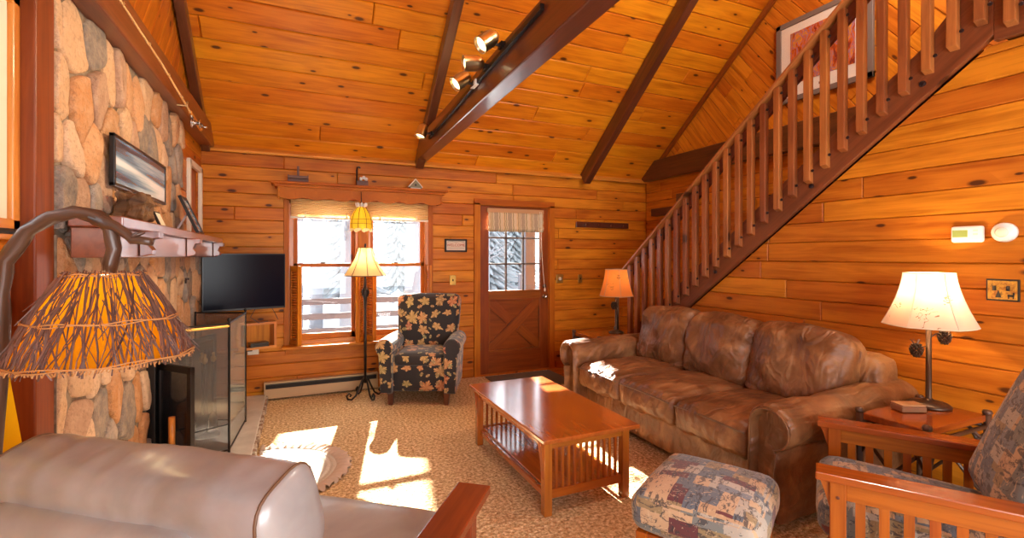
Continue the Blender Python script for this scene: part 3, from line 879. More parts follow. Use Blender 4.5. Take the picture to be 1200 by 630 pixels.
# ---------------------------------------------------------------- door
d = sroot('door_1')
m = MB()
x0, x1, zt = DX0+.01, DX1-.01, 2.05
ys = YB+.025
m.box(x0+.055, ys, zt/2, .11, .045, zt); m.box(x1-.055, ys, zt/2, .11, .045, zt)
cx = (x0+x1)/2; cw = x1-x0-.22
m.box(cx, ys, zt-.035, cw, .045, .07); m.box(cx, ys, .965, cw, .045, .11); m.box(cx, ys, .14, cw, .045, .28)
m.build('door_frame', door_m, d, bevel=.003)
m = MB(); m.box(cx, ys+.012, .60, cw, .015, .66); m.build('door_panel', door_m, d)
m = MB()
m.bar((cx-cw/2, ys-.002, .29), (cx+cw/2, ys-.002, .90), .035, .115, up=(-1,0,1.2))
m.build('cross_brace', door_m, d, bevel=.004)
m = MB(); m.bar((cx-cw/2, ys-.0, .90), (cx-.06, ys-.0, .64), .03, .115, up=(1,0,1.2)); m.bar((cx+.06, ys, .56), (cx+cw/2, ys, .29), .03, .115, up=(1,0,1.2)); m.build('cross_brace', door_m, d, bevel=.004)
m = MB()
for zz in (.285, .905): m.box(cx, ys-.005, zz, cw, .04, .018)
for xx in (cx-cw/2+.008, cx+cw/2-.008): m.box(xx, ys-.005, .6, .016, .04, .64)
m.build('panel_molding', door_m, d, bevel=.003)
munt = plain('muntin_brown', (.10, .065, .045), .5)
m = MB()
for k in (1, 2): m.box(cx-cw/2+cw*k/3, ys, 1.5, .02, .03, .96)
for zz in (1.345, 1.665): m.box(cx, ys, zz, cw, .03, .02)
m.build('muntins', munt, d, bevel=.002)
m = MB(); m.box(cx, ys+.005, 1.50, cw+.01, .004, .97); m.build('door_pane', glass, d)
m = MB(); m.lathe([(0, 0), (.028, 0), (.028, .008), (.010, .012), (.010, .035), (.026, .045), (.028, .06), (.015, .07), (0, .072)], 16, (0,0,0), rotM((x1-.055, ys-.022, .93), x=R(90))); m.build('door_knob', steel, d, smooth=True)
m = MB(); m.lathe([(0, 0), (.027, 0), (.027, .012), (.012, .02), (0, .02)], 16, (0,0,0), rotM((x1-.055, ys-.022, 1.06), x=R(90))); m.build('deadbolt', bronze, d, smooth=True)
m = MB()
for zz in (.35, 1.1, 1.8): m.box(x0-.004, ys-.028, zz, .02, .012, .09)
m.build('hinge', bronze, d, bevel=.002)
w = sroot('trim_4')
m = MB(); m.box(DX0-.035, YB-.014, 1.04, .075, .03, 2.08); m.box(DX1+.035, YB-.014, 1.04, .075, .03, 2.08); m.box((DX0+DX1)/2, YB-.014, 2.09, DX1-DX0+.145, .03, .075)
m.build('door_casing', pine_trim, w, bevel=.004)
m = MB(); m.box(DX0-.0, YB+.05, 1.03, .02, .11, 2.06); m.box(DX1, YB+.05, 1.03, .02, .11, 2.06); m.box((DX0+DX1)/2, YB+.05, 2.06, .94, .11, .02); m.box((DX0+DX1)/2, YB+.04, .008, .94, .14, .02)
m.build('door_jamb', pine_trim, w)
# roman blind on the door
r = thing('door_blind', 'short striped roman blind covering the top of the door window', 'window blind', (cx, ys-.05, 1.745))
m = MB(); NX = 24; pr = [(.0, .245), (-.012, .20), (-.004, .165), (-.02, .12), (-.008, .08), (-.028, .045), (-.012, .0), (.01, .018)]
prev = None
for (yy, zz) in pr:
    row = [m.bm.verts.new((-.37+.74*i/NX, yy+.003*math.sin(i*1.3), zz-.006*math.sin(i*.8)**2)) for i in range(NX+1)]
    if prev:
        for i in range(NX): m.bm.faces.new((prev[i], prev[i+1], row[i+1], row[i]))
    prev = row
o = m.build('blind_fabric', blind_m, r, smooth=True, recalc=False); so = o.modifiers.new('s', 'SOLIDIFY'); so.thickness = .004
m = MB(); m.box(0, .005, .25, .76, .035, .05); m.build('head_rail', plain('tan_rail', (.50, .28, .13), .6), r, bevel=.003)
m = MB(); m.tube([(.335, -.025, .25), (.34, -.03, -.2), (.36, -.03, -.5), (.385, -.03, -.72)], .0035, 6); m.lathe([(.003, .03), (.012, .01), (.010, -.015), (0, -.02)], 8, (.385, -.03, -.73)); m.build('pull_cord', cream, r)
m = MB(); m.tube([(.315, -.025, .25), (.32, -.03, -.35)], .0025, 6); m.build('pull_cord', cream, r)

# door mat
m = MB(); m.cushion(.86, .62, .014, .006, (0,0,0), 6, None); o = m.build('door_mat', mat_m, loc=(2.43, 5.00, .008)); tag(o, 'dark brown rectangular mat in front of the entry door', 'door mat')

# wall plates, sign, coat rack
def plate(name, label, x, z, w_=.075, h_=.115, m_=brass2, extra='toggle'):
    r = thing(name, label, 'wall plate', (x, YB-.008, z))
    m = MB(); m.box(0, 0, 0, w_, .008, h_); m.build('plate', m_, r, bevel=.003)
    if extra == 'toggle':
        m = MB(); m.box(0, -.01, 0, .010, .016, .024); m.build('toggle', iron, r, bevel=.002)
    if extra == 'dial':
        m = MB(); m.lathe([(0, 0), (.022, 0), (.020, .018), (0, .02)], 18, (0,0,0), rotM((0, -.004, 0), x=R(90))); m.build('dial_knob', cream, r, smooth=True)
    if extra == 'plug':
        m = MB(); m.box(-.03, -.015, -.012, .05, .025, .018); m.build('plug', blackp, r, bevel=.003); m = MB(); m.tube([(-.055, -.02, -.012), (-.09, -.02, -.06), (-.12, -.03, -.13)], .003, 6); m.build('cord', blackp, r)
plate('light_switch', 'small brass light switch between the framed sign and the armchair', 1.63, 1.16)
plate('dimmer_switch', 'brass dimmer plate with round cream dial right of the door', 3.06, 1.15, .10, .11, brass2, 'dial')
plate('light_switch', 'small brass light switch plate between the dimmer and the table lamp', 3.37, 1.145, .06, .11, brass2)
plate('power_outlet', 'cream outlet with black plug below the television shelf', -.43, .50+.02, .10, .12, cream, 'plug')
r = thing('framed_sign', 'small framed lettered sign on the wall between window and door', 'sign', (1.667, YB-.012, 1.565))
m = MB()
for x in (-.125, .125): m.box(x, 0, 0, .02, .022, .15)
for z in (-.066, .066): m.box(0, 0, z, .27, .022, .02)
m.build('frame', iron, r, bevel=.002)
m = MB(); m.box(0, .002, 0, .235, .008, .118); m.build('panel', plain('sign_cream', (.66, .56, .45), .7), r)
cu = bpy.data.curves.new('lettering', 'FONT'); cu.body = 'WELCOME'; cu.size = .046; cu.align_x = 'CENTER'; cu.align_y = 'CENTER'; cu.extrude = .0015
o = bpy.data.objects.new('lettering', cu); C.objects.link(o); o.parent = r; o.location = (0, -.004, .003); o.rotation_euler = (R(90), 0, 0); me = bpy.data.meshes.new_from_object(o); me.name = 'lettering'; bpy.data.objects.remove(o); o = bpy.data.objects.new('lettering', me); C.objects.link(o); o.parent = r; o.location = (0, -.004, .003); o.rotation_euler = (R(90), 0, 0); me.materials.clear(); me.materials.append(plain('sign_red', (.42, .08, .04), .7))
m = MB()
m.tube([(-.10, -.003, .042), (-.05, -.003, .05), (0, -.003, .042), (.05, -.003, .05), (.10, -.003, .042)], .002, 5); m.tube([(-.10, -.003, -.03), (.10, -.003, -.03)], .0015, 5); m.build('border_scroll', iron, r)
r = thing('coat_rack', 'long dark coat rack board with pegs on back wall right of the door', 'coat rack', (3.72, YB-.015, 1.855))
m = MB(); m.box(0, 0, 0, .84, .022, .075); m.build('rack_board', beam_m, r, bevel=.004)
for x in (-.3, -.1, .1, .3):
    m = MB(); m.tube([(x, -.01, -.01), (x, -.045, -.015), (x, -.055, .01)], .005, 6); m.build('peg', steel, r)
m = MB(); m.box(0, 0, 0, .03, .05, .06); 
o = m.build('wall_ornament', bronze, bevel=.01, loc=(3.66, YB-.02, 1.16-.01)); tag(o, 'small dark ornament on the back wall beside the amber table lamp', 'ornament')
bpy.data.objects.remove(o)

# baseboard heater
r = thing('baseboard_heater', 'long tan baseboard heater under the window', 'heater', (.22, YB-.04, .0))
m = MB()
pts = [(0, .03), (0, .165), (.045, .185), (.045, .03)]
m.box(0, -.028, .075, 1.10, .01, .08); m.box(0, -.012, .175, 1.10, .04, .012); m.box(0, .02, .1, 1.10, .01, .16); m.box(-.545, 0, .095, .012, .065, .17); m.box(.545, 0, .095, .012, .065, .17); m.box(0, -.03, .028, 1.10, .014, .018)
m.build('heater_cover', heat_m, r, bevel=.003)
m = MB(); m.box(0, 0, .1, 1.07, .03, .10); m.build('heating_fins', iron, r)

# ---------------------------------------------------------------- staircase
ST = .755
def sb(y): return .90+ST*(3.59-y)        # stringer bottom edge
sc_ = thing('staircase', 'dark wooden staircase with bolted square balusters rising along the right wall', 'staircase', (XR, 4.6, 0))
def SP(x, y, z): return (x-XR, y-4.6, z)
def sideprism(pts, xa, xb, name, mt, parent, bevel=.004):
    """polygon in (Y,Z) between xa and xb"""
    m = MB(); poly = [(p[0]-4.6, p[1]) for p in pts]
    m.prism(poly, frameM((xb-XR, 0, 0), (0,1,0), (0,0,1)), xb-xa, grain=0)
    # align grain to the slope
    sl_ = Vector((0, -1, ST)).normalized()
    up_ = Vector((0, ST, 1)).normalized(); off = m._off()
    for v in m.bm.verts: v[m.wc] = Vector((v.co.dot(sl_), v.co.dot(up_), v.co.x))+off
    return m.build(name, mt, parent, bevel=bevel)
xs = XR-.045
y_top = 1.30
sideprism([(4.78, 0.0), (4.78+.0, .30), (y_top+.33, sb(y_top+.33)+.30-.0), (y_top+.33-.20, sb(y_top)+.30-.05+.03), (y_top, 2.90), (y_top, sb(y_top)), ], xs, XR-.002, 'stringer', stair_m, sc_)
m = MB(); m.box(XR-.0235-XR, (y_top+YR)/2-4.6, 2.745, .043, y_top-YR, .30); m.build('landing_beam', stair_m, sc_, bevel=.004)
for i in range(14):   # treads
    y = 4.72-i*.245; z = .19+i*.185
    if y < 1.35: break
    m = MB(); m.box(.50, y-4.6, z, .97, .27, .04); m.build('tread', stair_m, sc_, bevel=.004)
    m = MB(); m.box(.50, y+.11-4.6, z-.1, .96, .02, .15); m.build('riser', stair_m, sc_)
def railz(y): return 2.04+.775*(3.5-y)
def rail(y0, y1, xa, xb, dz, hgt, name, mt):
    return sideprism([(y0, railz(y0)+dz), (y1, railz(y1)+dz), (y1, railz(y1)+dz-hgt), (y0, railz(y0)+dz-hgt)], xa, xb, name, mt, sc_)
rail(4.48, 1.05, XR-.115, XR-.0, 0, .028, 'handrail', bal_m)
rail(4.44, 1.05, XR-.045, XR-.010, -.03, .11, 'rail_board', stair_m)
m0 = None
bolt_m = plain('bolt_heads', (.05, .04, .05), .3, .8)
for k in range(29):
    y = 4.36-k*.1207
    top = railz(y)-.032; bot_ = sb(y)+.10
    if y < 1.30: bot_ = 2.64; top = max(top, 3.45)
    if y > 4.2: bot_ = max(.12, bot_)
    m = MB(); xa, xb = XR-.092, XR-.047
    L = top-bot_
    m.prism([(xa-XR, bot_+.02), (xb-XR, bot_), (xb-XR, top), (xa-XR, top)], frameM((0, y-4.6-.024, 0), (1,0,0), (0,0,1)), .048, grain=1)
    for v in m.bm.verts:
        if False: pass
    b = m.build('baluster', bal_m, sc_, bevel=.004)
    for zz in (bot_+.085, top-.06):
        m = MB(); m.lathe([(.011, 0), (.011, .004), (.007, .006), (0, .006)], 10, (0,0,0), Matrix.Translation((xa-XR, y-4.6-.048, zz)) @ Matrix.Rotation(R(-90), 4, 'Y')); m.build('bolt', bolt_m, b)
for (y, z) in ((1.62, 2.47), (2.30, 1.95), (3.18, 1.30)):
    m = MB(); m.lathe([(.018, 0), (.018, .006), (.010, .010), (0, .010)], 12, (0,0,0), Matrix.Translation((xs-XR, y-4.6, z)) @ Matrix.Rotation(R(-90), 4, 'Y')); m.build('bolt', bolt_m, sc_)
# ledges on the outer wall behind the stairs
for (y, z, L_) in ((4.95, 2.03, .75), (4.55, 2.18, .5)):
    m = MB(); m.box(0, 0, 0, .10, L_*.6, .10); o = m.build('wall_block', beam_m, bevel=.006, loc=(XR2-.055, y, z))
    tag(o, 'lower dark timber block on the wall behind the stair railing' if z < 2.1 else 'upper dark timber block on the wall behind the stair railing', 'timber block')
# framed picture on the right gable
r = thing('framed_picture', 'large grey framed autumn forest print high above the stairs', 'picture', (XR2-.025, 2.905, 3.36))
m = MB()
for yy in (-.425, .425): m.box(0, yy, 0, .03, .05, .80)
for zz in (-.375, .375): m.box(0, 0, zz, .03, .90, .05)
m.build('frame', plain('pewter_frame', (.20, .17, .16), .4, .3), r, bevel=.004)
m = MB(); m.box(.004, 0, 0, .01, .82, .72); m.build('mat_board', plain('ivory_mat', (.90, .87, .82), .8), r)
m = MB(); m.box(-.003, 0, .02, .008, .60, .50); m.build('print', printmat('autumn_print', 'autumn'), r)
m = MB(); m.box(-.004, 0, -.30, .004, .035, .02); m.build('name_plate', beam_m, r)
m = MB(); m.box(-.012, 0, 0, .002, .81, .71); m.build('glass', glassmat('picture_glass', (1, 1, 1), .35), r)

# ---------------------------------------------------------------- wall gadgets on the right wall
r = thing('thermostat', 'white thermostat with green display on the right wall', 'thermostat', (XR-.012, 1.423, 1.563))
m = MB(); m.box(0, 0, 0, .028, .145, .092); m.build('housing', white, r, bevel=.012)
m = MB(); m.box(-.0145, .028, .004, .003, .068, .040); m.build('display', plain('lcd_green', (.30, .36, .10), .3), r, bevel=.001)
m = MB(); m.box(-.0145, -.04, .02, .003, .02, .01); m.box(-.0145, -.04, .0, .003, .02, .01); m.build('buttons', cream, r)
r = thing('smoke_detector', 'round white detector beside the thermostat', 'detector', (XR-.0, 1.268, 1.567))
m = MB(); m.lathe([(.052, 0), (.052, .022), (.044, .034), (.02, .040), (0, .041)], 24, (0,0,0), Matrix.Rotation(R(-90), 4, 'Y')); m.build('housing', white, r, smooth=True)
m = MB(); m.lathe([(.024, .040), (.028, .046), (.020, .052), (0, .053)], 18, (0,0,0), Matrix.Rotation(R(-90), 4, 'Y')); m.build('sensor_cap', cream, r, smooth=True)
r = thing('switch_plate', 'dark bordered woodland pattern switch plate beside the big lamp shade', 'switch plate', (XR-.006, 1.277, 1.258))
m = MB(); m.box(0, 0, 0, .010, .135, .118); m.build('border', blackp, r, bevel=.003)
m = MB(); m.box(-.004, 0, 0, .008, .118, .10); m.build('plate', printmat('woodland_plate', 'switch'), r)
for yy in (-.025, .03):
    m = MB(); m.box(-.012, yy, .01, .016, .012, .026); m.build('toggle', blackp, r, bevel=.002)
m = MB()
m.box(-.009, -.035, -.028, .003, .026, .012); m.box(-.009, -.046, -.018, .003, .006, .014); m.box(-.009, -.026, -.038, .003, .004, .012); m.box(-.009, -.044, -.038, .003, .004, .012)
m.build('moose_motif', blackp, r); m = MB(); m.prism([(-.012, -.04), (.012, -.04), (0, .0)], frameM((-.008, .015, 0), (0,1,0), (0,0,1)), .003)
m.build('tree_motif', blackp, r)

# ---------------------------------------------------------------- track light
tr = thing('track_light', 'black track light with four brass heads on side of the level beam', 'track light', (1.10, 3.2, 2.62))
dirb = (TB1-TB0).normalized()
def TP(y, off=0, z=2.62):
    t_ = (y-TB0.y)/dirb.y; p = TB0+dirb*t_; return Vector((p.x-.0625-off-1.10, y-3.2, z-2.62))
m = MB(); m.bar(TP(2.10, .012, 2.675), TP(4.60, .012, 2.60), .022, .035); m.build('track', iron, tr, bevel=.003)
heads = [(2.62, 2.69, (-.62, -.05, -.50)), (2.90, 2.66, (-.95, .10, -.12)), (3.16, 2.64, (-.60, -.05, -.48)), (4.45, 2.60, (-.30, -.10, -.8))]
spots = []
for (y, z, dr) in heads:
    a = TP(y, .03, z)
    jb = a+Vector((-.05, 0, .02))
    h = MB(); h.tube([a, a+Vector((-.03, 0, .0)), jb], .009, 8); h.box(a.x+.005, a.y, a.z, .03, .05, .035)
    arm = h.build('head_arm', iron, tr)
    dv = Vector(dr).normalized()
    q = dv.to_track_quat('Z', 'Y').to_matrix().to_4x4(); q.translation = jb+Vector((-.035, 0, -.005))
    m = MB(); m.lathe([(0, -.075), (.025, -.07), (.042, -.05), (.050, -.02), (.050, .06), (.052, .062), (.047, .062), (.044, .02), (0, .0)], 24, (0,0,0), q)
    hd = m.build('lamp_head', brass, arm, smooth=True)
    m = MB(); m.lathe([(0, .015), (.040, .02), (.041, .045), (.02, .055), (0, .057)], 20, (0,0,0), q); m.build('bulb', bulb_m, arm, smooth=True)
    spots.append((Vector((1.10, 3.2, 2.62))+q.translation+dv*.09, dv))
m = MB(); p = TP(3.15, .02, 2.64); m.box(p.x, p.y, p.z, .03, .10, .04); m.build('power_feed', white, tr, bevel=.003)

# ---------------------------------------------------------------- fireplace wall items
mt = thing('mantel', 'heavy dark wood mantel shelf with brackets on the stone wall', 'mantel', (XL, 3.6, 1.43))
mant = wood('mantel_wood', (.24, .060, .026), (.13, .028, .012), .30, 1.0, 0, .2, spec=.8)
def mp(x, y, z): return (x-XL, y-3.6, z-1.43)
m = MB(); c = mp(-.72, 3.64, 1.575); m.box(*c, .17, 2.62, .045); m.build('mantel_board', mant, mt, bevel=.005)
m = MB(); c = mp(-.735, 3.60, 1.493); m.box(*c, .135, 2.50, .118); m.build('apron', mant, mt, bevel=.004)
for y in (2.62, 3.6, 4.62):
    m = MB(); prof = [(0, 0), (.0, .115), (.075, .115), (.075, .085), (.045, .08), (.035, .05), (.05, .03), (.045, .01)]
    m.prism([(px_, pz_) for px_, pz_ in prof], frameM(mp(-.665, y+.035, 1.438), (1,0,0), (0,0,1)), .07 , grain=1); 
    o = m.build('bracket', mant, mt, bevel=.003)
# wide panoramic frame; its blue-white streaks are a window reflection painted as print
r = thing('panoramic_picture', 'wide dark framed picture on the stone chimney with a painted blue and white reflection', 'picture', (-.806, 3.27, 1.895))
m = MB()
for yy in (-.46, .46): m.box(0, yy, 0, .022, .02, .25)
for zz in (-.115, .115): m.box(0, 0, zz, .022, .94, .018)
m.build('frame', blackp, r, bevel=.003)
m = MB(); m.box(.0, 0, 0, .014, .91, .22); m.build('print', printmat('reflection_print', 'snowy'), r)
# fishing rod on pegs
r = thing('fishing_rod', 'fishing rod with reel resting on pegs along the header beam', 'fishing rod', (-.72, 3.3, 2.56))
m = MB()
m.tube([(0, -1.6, .03), (0, 0, -.03), (.0, .75, -.09)], [.0035, .006, .008], 8); m.build('rod', plain('varnished_rod', (.85, .55, .24), .25, .2), r)
m = MB(); m.tube([(0, .75, -.09), (0, 1.15, -.12)], .013, 8); m.build('grip', lightwood, r)
m = MB(); m.lathe([(.012, -.03), (.034, -.028), (.034, -.022), (.014, -.02), (.014, .02), (.034, .022), (.034, .028), (.012, .03)], 16, (0,0,0), rotM((.02, .84, -.145), y=R(90))); m.tube([(.05, .84, -.145), (.07, .84, -.17), (.09, .84, -.17)], .006, 6); m.tube([(0, .78, -.10), (0, .84, -.12)], .008, 6); m.build('reel', steel, r, smooth=True)
for yy in (-1.1, -.7, -.3, .1, .45):
    m = MB(); z = -.03-.06*(yy+.0)/.75 if yy > 0 else -.03-.0375*yy
    m.tube([(0, yy, z-.01), (.012, yy, z-.02), (.018, yy, z-.012), (.012, yy, z-.004)], .002, 5); m.build('line_guide', brass, r)
m = MB(); m.tube([(-.05, -.9, -.0), (.012, -.9, -.0), (.012, -.9, .025)], .005, 6); m.tube([(-.05, .6, -.09), (.012, .6, -.09), (.012, .6, -.06)], .005, 6); m.build('peg', brass, r)
# wood carving on mantel
r = thing('driftwood_carving', 'rough dark driftwood block standing on the mantel', 'ornament', (-.735, 2.86, 1.610))
m = MB(); 
def rough(q, p): 
    return q+Vector((noise.noise(q*28), noise.noise(q*31+Vector((3,0,0))), noise.noise(q*24+Vector((0,9,0)))))*.022
m.cushion(.12, .15, .13, .02, (0,0,0), 14, Matrix.Translation((0, 0, .066)), fn=rough); o = m.build('carving_body', rustic, r)
# leaning photo frame with strut
r = thing('leaning_photo_frame', 'black edged photo frame leaning back on the mantel end', 'photo frame', (-.675, 4.18, 1.598))
Mf = Matrix.Rotation(R(-23), 4, 'Y')
m = MB()
for yy in (-.09, .09): m.box(0, yy, .15, .020, .022, .30, Mf)
for zz in (.011, .289): m.box(0, 0, zz, .020, .18, .022, Mf)
m.build('frame', blackp, r, bevel=.002)
m = MB(); m.box(-.002, 0, .15, .010, .17, .28, Mf); m.build('photo', printmat('snowy_photo', 'snowy'), r)
m = MB(); m.bar((-.155, -.05, .004), (-.075, -.03, .16), .035, .012); m.build('strut', stair_m, r)
r = thing('small_photo_frame', 'small dark tilted frame beside the driftwood block on the mantel', 'photo frame', (-.735, 3.40, 1.598))
m = MB(); Mf = Matrix.Rotation(R(-22), 4, 'Y'); m.box(0, 0, .055, .014, .12, .11, Mf); m.build('frame', iron, r, bevel=.003)
m = MB(); m.box(.006, 0, .055, .005, .095, .085, Mf); m.build('photo', cream, r)
# iron hook
r = thing('iron_hook', 'small black iron hook fixed in the stones below the mantel', 'hook', (-.81, 4.33, 1.27))
m = MB(); m.tube([(0, .05, -.02), (.02, .02, 0), (.05, -.12, .0)], .007, 6); m.build('hook_bar', iron, r)
m = MB(); m.lathe([(0, 0), (.022, 0), (.018, .01), (0, .012)], 10, (0,0,0), rotM((-.0, .05, -.02), y=R(90))); m.build('hook_plate', iron, r)
# fireplace
fp = thing('fireplace', 'black framed fireplace with open glass doors in the stone wall', 'fireplace', (XL, 3.97, .06))
m = MB()
fm = plain('soot', (.012, .010, .009), .9)
m.box(-.32, 0, .36, .02, .94, .80); m.box(-.13, -.47, .36, .40, .02, .80); m.box(-.13, .47, .36, .40, .02, .80); m.box(-.13, 0, .76, .40, .94, .02); m.box(-.13, 0, .005, .40, .94, .01)
m.build('firebox', fm, fp)
m = MB()
for yy in (-.46, .46): m.box(.045, yy, .38, .06, .05, .78)
m.box(.045, 0, .755, .06, .96, .05); m.box(.045, 0, .015, .06, .92, .03)
m.build('frame', iron, fp, bevel=.004)
def leaf(hy, rz, hnd):
    Mx = rotM((.075, hy, 0), z=rz); m = MB(); wl, z0, z1 = .33, .05, .73
    m.box(0, .018, (z0+z1)/2, .025, .035, z1-z0, Mx); m.box(0, wl-.02, (z0+z1)/2, .025, .04, z1-z0, Mx); m.box(0, wl/2, z0+.02, .025, wl, .04, Mx); m.box(0, wl/2, z1-.02, .025, wl, .04, Mx)
    l = m.build('glass_door', iron, fp, bevel=.003)
    m = MB(); m.box(0, wl/2, (z0+z1)/2, .005, wl-.06, z1-z0-.07, Mx); m.build('door_pane', oven_glass, l)
    if hnd:
        m = MB(); m.tube([Mx @ Vector((.045, wl-.12, .26)), Mx @ Vector((.045, wl-.12, .44))], .017, 10); m.build('wooden_handle', lightwood, l, smooth=True)
        m = MB(); m.tube([Mx @ Vector((.0, wl-.12, .35)), Mx @ Vector((.045, wl-.12, .35))], .006, 6); m.build('handle_pin', iron, l)
leaf(-.43, R(-222+360-180+0), True) if False else None
leaf(-.42, R(-138), True)
leaf(.42, R(-25), False)
m = MB()
for yy in (-.2, -.07, .07, .2): m.bar((-.2, yy, .10), (.02, yy, .10), .015, .015)
m.bar((-.15, -.25, .10), (-.15, .25, .10), .015, .015); m.build('grate', iron, fp)
# fire screen
fs = thing('fire_screen', 'three panel folding metal fire screen on the hearth', 'fire screen', (-.46, 3.89, .058))
P = [Vector((-.82, 3.70, 0)), Vector((-.46, 3.89, 0)), Vector((-.42, 4.55, 0)), Vector((-.80, 4.71, 0))]
O = Vector((-.46, 3.89, 0)); HS = .92
for k in range(3):
    a, b = P[k]-O, P[k+1]-O; m = MB()
    for q in (a, b): m.tube([q, q+Vector((0, 0, HS))], .008, 8)
    for z in (.02, HS-.01): m.tube([a+Vector((0,0,z)), b+Vector((0,0,z))], .007, 6)
    if k != 1: m.tube([a+Vector((0,0,.20)), b+Vector((0,0,.20))], .005, 6)
    pn = m.build('screen_panel_frame', iron, fs)
    m = MB(); m.bar((a+b)/2+Vector((0,0,.03)), (a+b)/2+Vector((0,0,HS-.02)), (b-a).length-.015, .003, up=(b-a).cross(Vector((0,0,1))))
    m.build('screen_mesh', screen_glass if k == 1 else screen_dark, pn)
m = MB()
for q in (P[1], P[2]): m.lathe([(.004, 0), (.012, .008), (.013, .016), (.006, .026), (0, .028)], 10, q-O+Vector((0,0,HS)))
m.build('finial', iron, fs, smooth=True)
m = MB(); m.tube([P[0]-O+Vector((0,0,HS-.03)), P[1]-O+Vector((0,0,HS-.03))], .010, 8); m.build('brass_rail', brass2, fs)
# tool set
ft = thing('fireplace_tool_set', 'fireplace tools on round base behind the fire screen', 'fireplace tools', (-.66, 4.32, .058))
m = MB(); m.lathe([(0, 0), (.09, 0), (.09, .012), (.03, .02), (.008, .03), (.008, .62), (.02, .64), (.012, .67), (0, .68)], 20); m.build('tool_stand', iron, ft, smooth=True)
for k in range(3):
    a = k*2.1+.4; x, y = .045*math.cos(a), .045*math.sin(a); m = MB(); m.tube([(x, y, .14), (x, y, .58)], .006, 8)
    if k == 0: m.lathe([(.03, .05), (.03, .14), (.012, .17)], 12, (x, y, 0))
    elif k == 1: m.box(x, y, .10, .07, .01, .10)
    tl = m.build('tool', iron, ft)
    m = MB(); m.lathe([(.006, 0), (.018, .015), (.02, .035), (.008, .055), (.012, .07), (0, .08)], 12, (x, y, .56)); m.build('tool_handle', brass2, tl, smooth=True)
# rounded tan stone on the hearth
m = MB(); m.cushion(.17, .30, .20, .085, (.01, .01, .01), 10, wr=.012, wf=9); o = m.build('hearth_stone', stone_m, smooth=True, loc=(-.62, 3.02, .155)); tag(o, 'rounded tan boulder on the hearth beside the open fireplace door', 'stone')

# television, shelf
tvA = Vector((-.80, 5.00, 0)); tvB = Vector((-.135, 5.20, 0)); tvr = math.atan2((tvB-tvA).y, (tvB-tvA).x)
r = thing('television', 'black flat screen television mounted in the corner left of the window', 'television', ((tvA.x+tvB.x)/2, (tvA.y+tvB.y)/2, .94), tvr)
m = MB(); m.box(0, .02, .26, .695, .035, .53); m.build('tv_body', blackp, r, bevel=.004)
m = MB(); m.box(0, -.0005, .265, .675, .006, .50); m.build('screen', plain('tv_screen', (.003, .003, .010), .18, spec=.12), r)
m = MB(); m.box(0, .10, .27, .12, .14, .16); m.build('wall_bracket', iron, r)
m = MB(); m.tube([(.1, .03, .02), (.05, .05, -.08), (.12, .04, -.14), (.2, .04, -.13)], .003, 6); m.tube([(.22, .03, .02), (.26, .04, -.05), (.29, .04, -.12)], .003, 6); m.build('cable', blackp, r)
shA = Vector((-.83, 5.06, 0)); shB = Vector((-.20, 5.25, 0)); sr = math.atan2((shB-shA).y, (shB-shA).x)
r = thing('corner_shelf', 'open orange pine box shelf under the television', 'shelf', ((shA.x+shB.x)/2, (shA.y+shB.y)/2, .545), sr)
m = MB(); m.box(0, .06, .012, .62, .16, .024); m.box(0, .06, .245, .62, .16, .024); m.box(.298, .06, .128, .024, .16, .21); m.box(-.298, .06, .128, .024, .16, .21)
m.build('shelf_box', lightwood, r, bevel=.003)
m = MB(); m.box(0, .13, .128, .57, .012, .21, grain=2); m.build('back_panel', pine, r)
r = thing('cable_box', 'small black media box on the pine shelf', 'media box', (-.37, 5.21, .571), sr)
m = MB(); m.box(0, 0, .02, .16, .10, .04); m.build('box_body', blackp, r, bevel=.003)
m = MB(); m.box(0, -.051, .02, .12, .002, .012); m.build('display', iron, r)

# ---------------------------------------------------------------- twig lamp
L0 = Vector((-.468, 1.575, 0))
tl = thing('twig_arc_lamp', 'rustic arched branch floor lamp with glowing twig shade', 'floor lamp', (-.72, 1.66, 0))
o0 = Vector((-.72, 1.66, 0))
def LP(x, y, z): return Vector((x, y, z))-o0
br = [(-.72, 1.66, .05), (-.725, 1.65, .5), (-.72, 1.64, .9), (-.70, 1.63, 1.20), (-.69, 1.62, 1.35), (-.675, 1.61, 1.43), (-.63, 1.60, 1.505), (-.58, 1.59, 1.54), (-.53, 1.58, 1.553), (-.485, 1.575, 1.545), (-.455, 1.575, 1.515), (-.450, 1.575, 1.46), (-.458, 1.575, 1.40)]
m = MB(); m.tube([LP(*p) for p in br], [.032, .028, .024, .022, .020, .018, .017, .017, .017, .019, .019, .017, .016], 14)
m.tube([LP(-.49, 1.575, 1.54), LP(-.44, 1.56, 1.515), LP(-.40, 1.55, 1.482), LP(-.36, 1.54, 1.478)], [.018, .013, .011, .009], 10)
m.tube([LP(-.405, 1.55, 1.485), LP(-.375, 1.54, 1.505)], [.009, .006], 8)
bmesh.ops.subdivide_edges(m.bm, edges=m.bm.edges[:], cuts=2)
for v in m.bm.verts: v.co += Vector((noise.noise(v.co*32), noise.noise(v.co*32+Vector((5,5,5))), noise.noise(v.co*32+Vector((9,5,5)))))*.006
m.build('branch_arm', branch_m, tl, smooth=True)
m = MB(); m.lathe([(0, 0), (.16, 0), (.165, .02), (.12, .035), (.05, .05), (0, .05)], 28); m.build('lamp_base', iron, tl, smooth=True)
RB, RT, ZB, ZT = .187, .080, 1.178, 1.392
cprof = [(RT, ZT), (RT+.030, ZT-.045), (RT+.062, ZT-.10), (RB-.016, ZB+.045), (RB, ZB)]
def rad_at(z):
    for (r1, z1), (r2, z2) in zip(cprof, cprof[1:]):
        if z2 <= z <= z1+1e-9: t_ = (z1-z)/(z1-z2); return r1+(r2-r1)*t_
    return RB
cc = LP(L0.x, L0.y, 0)
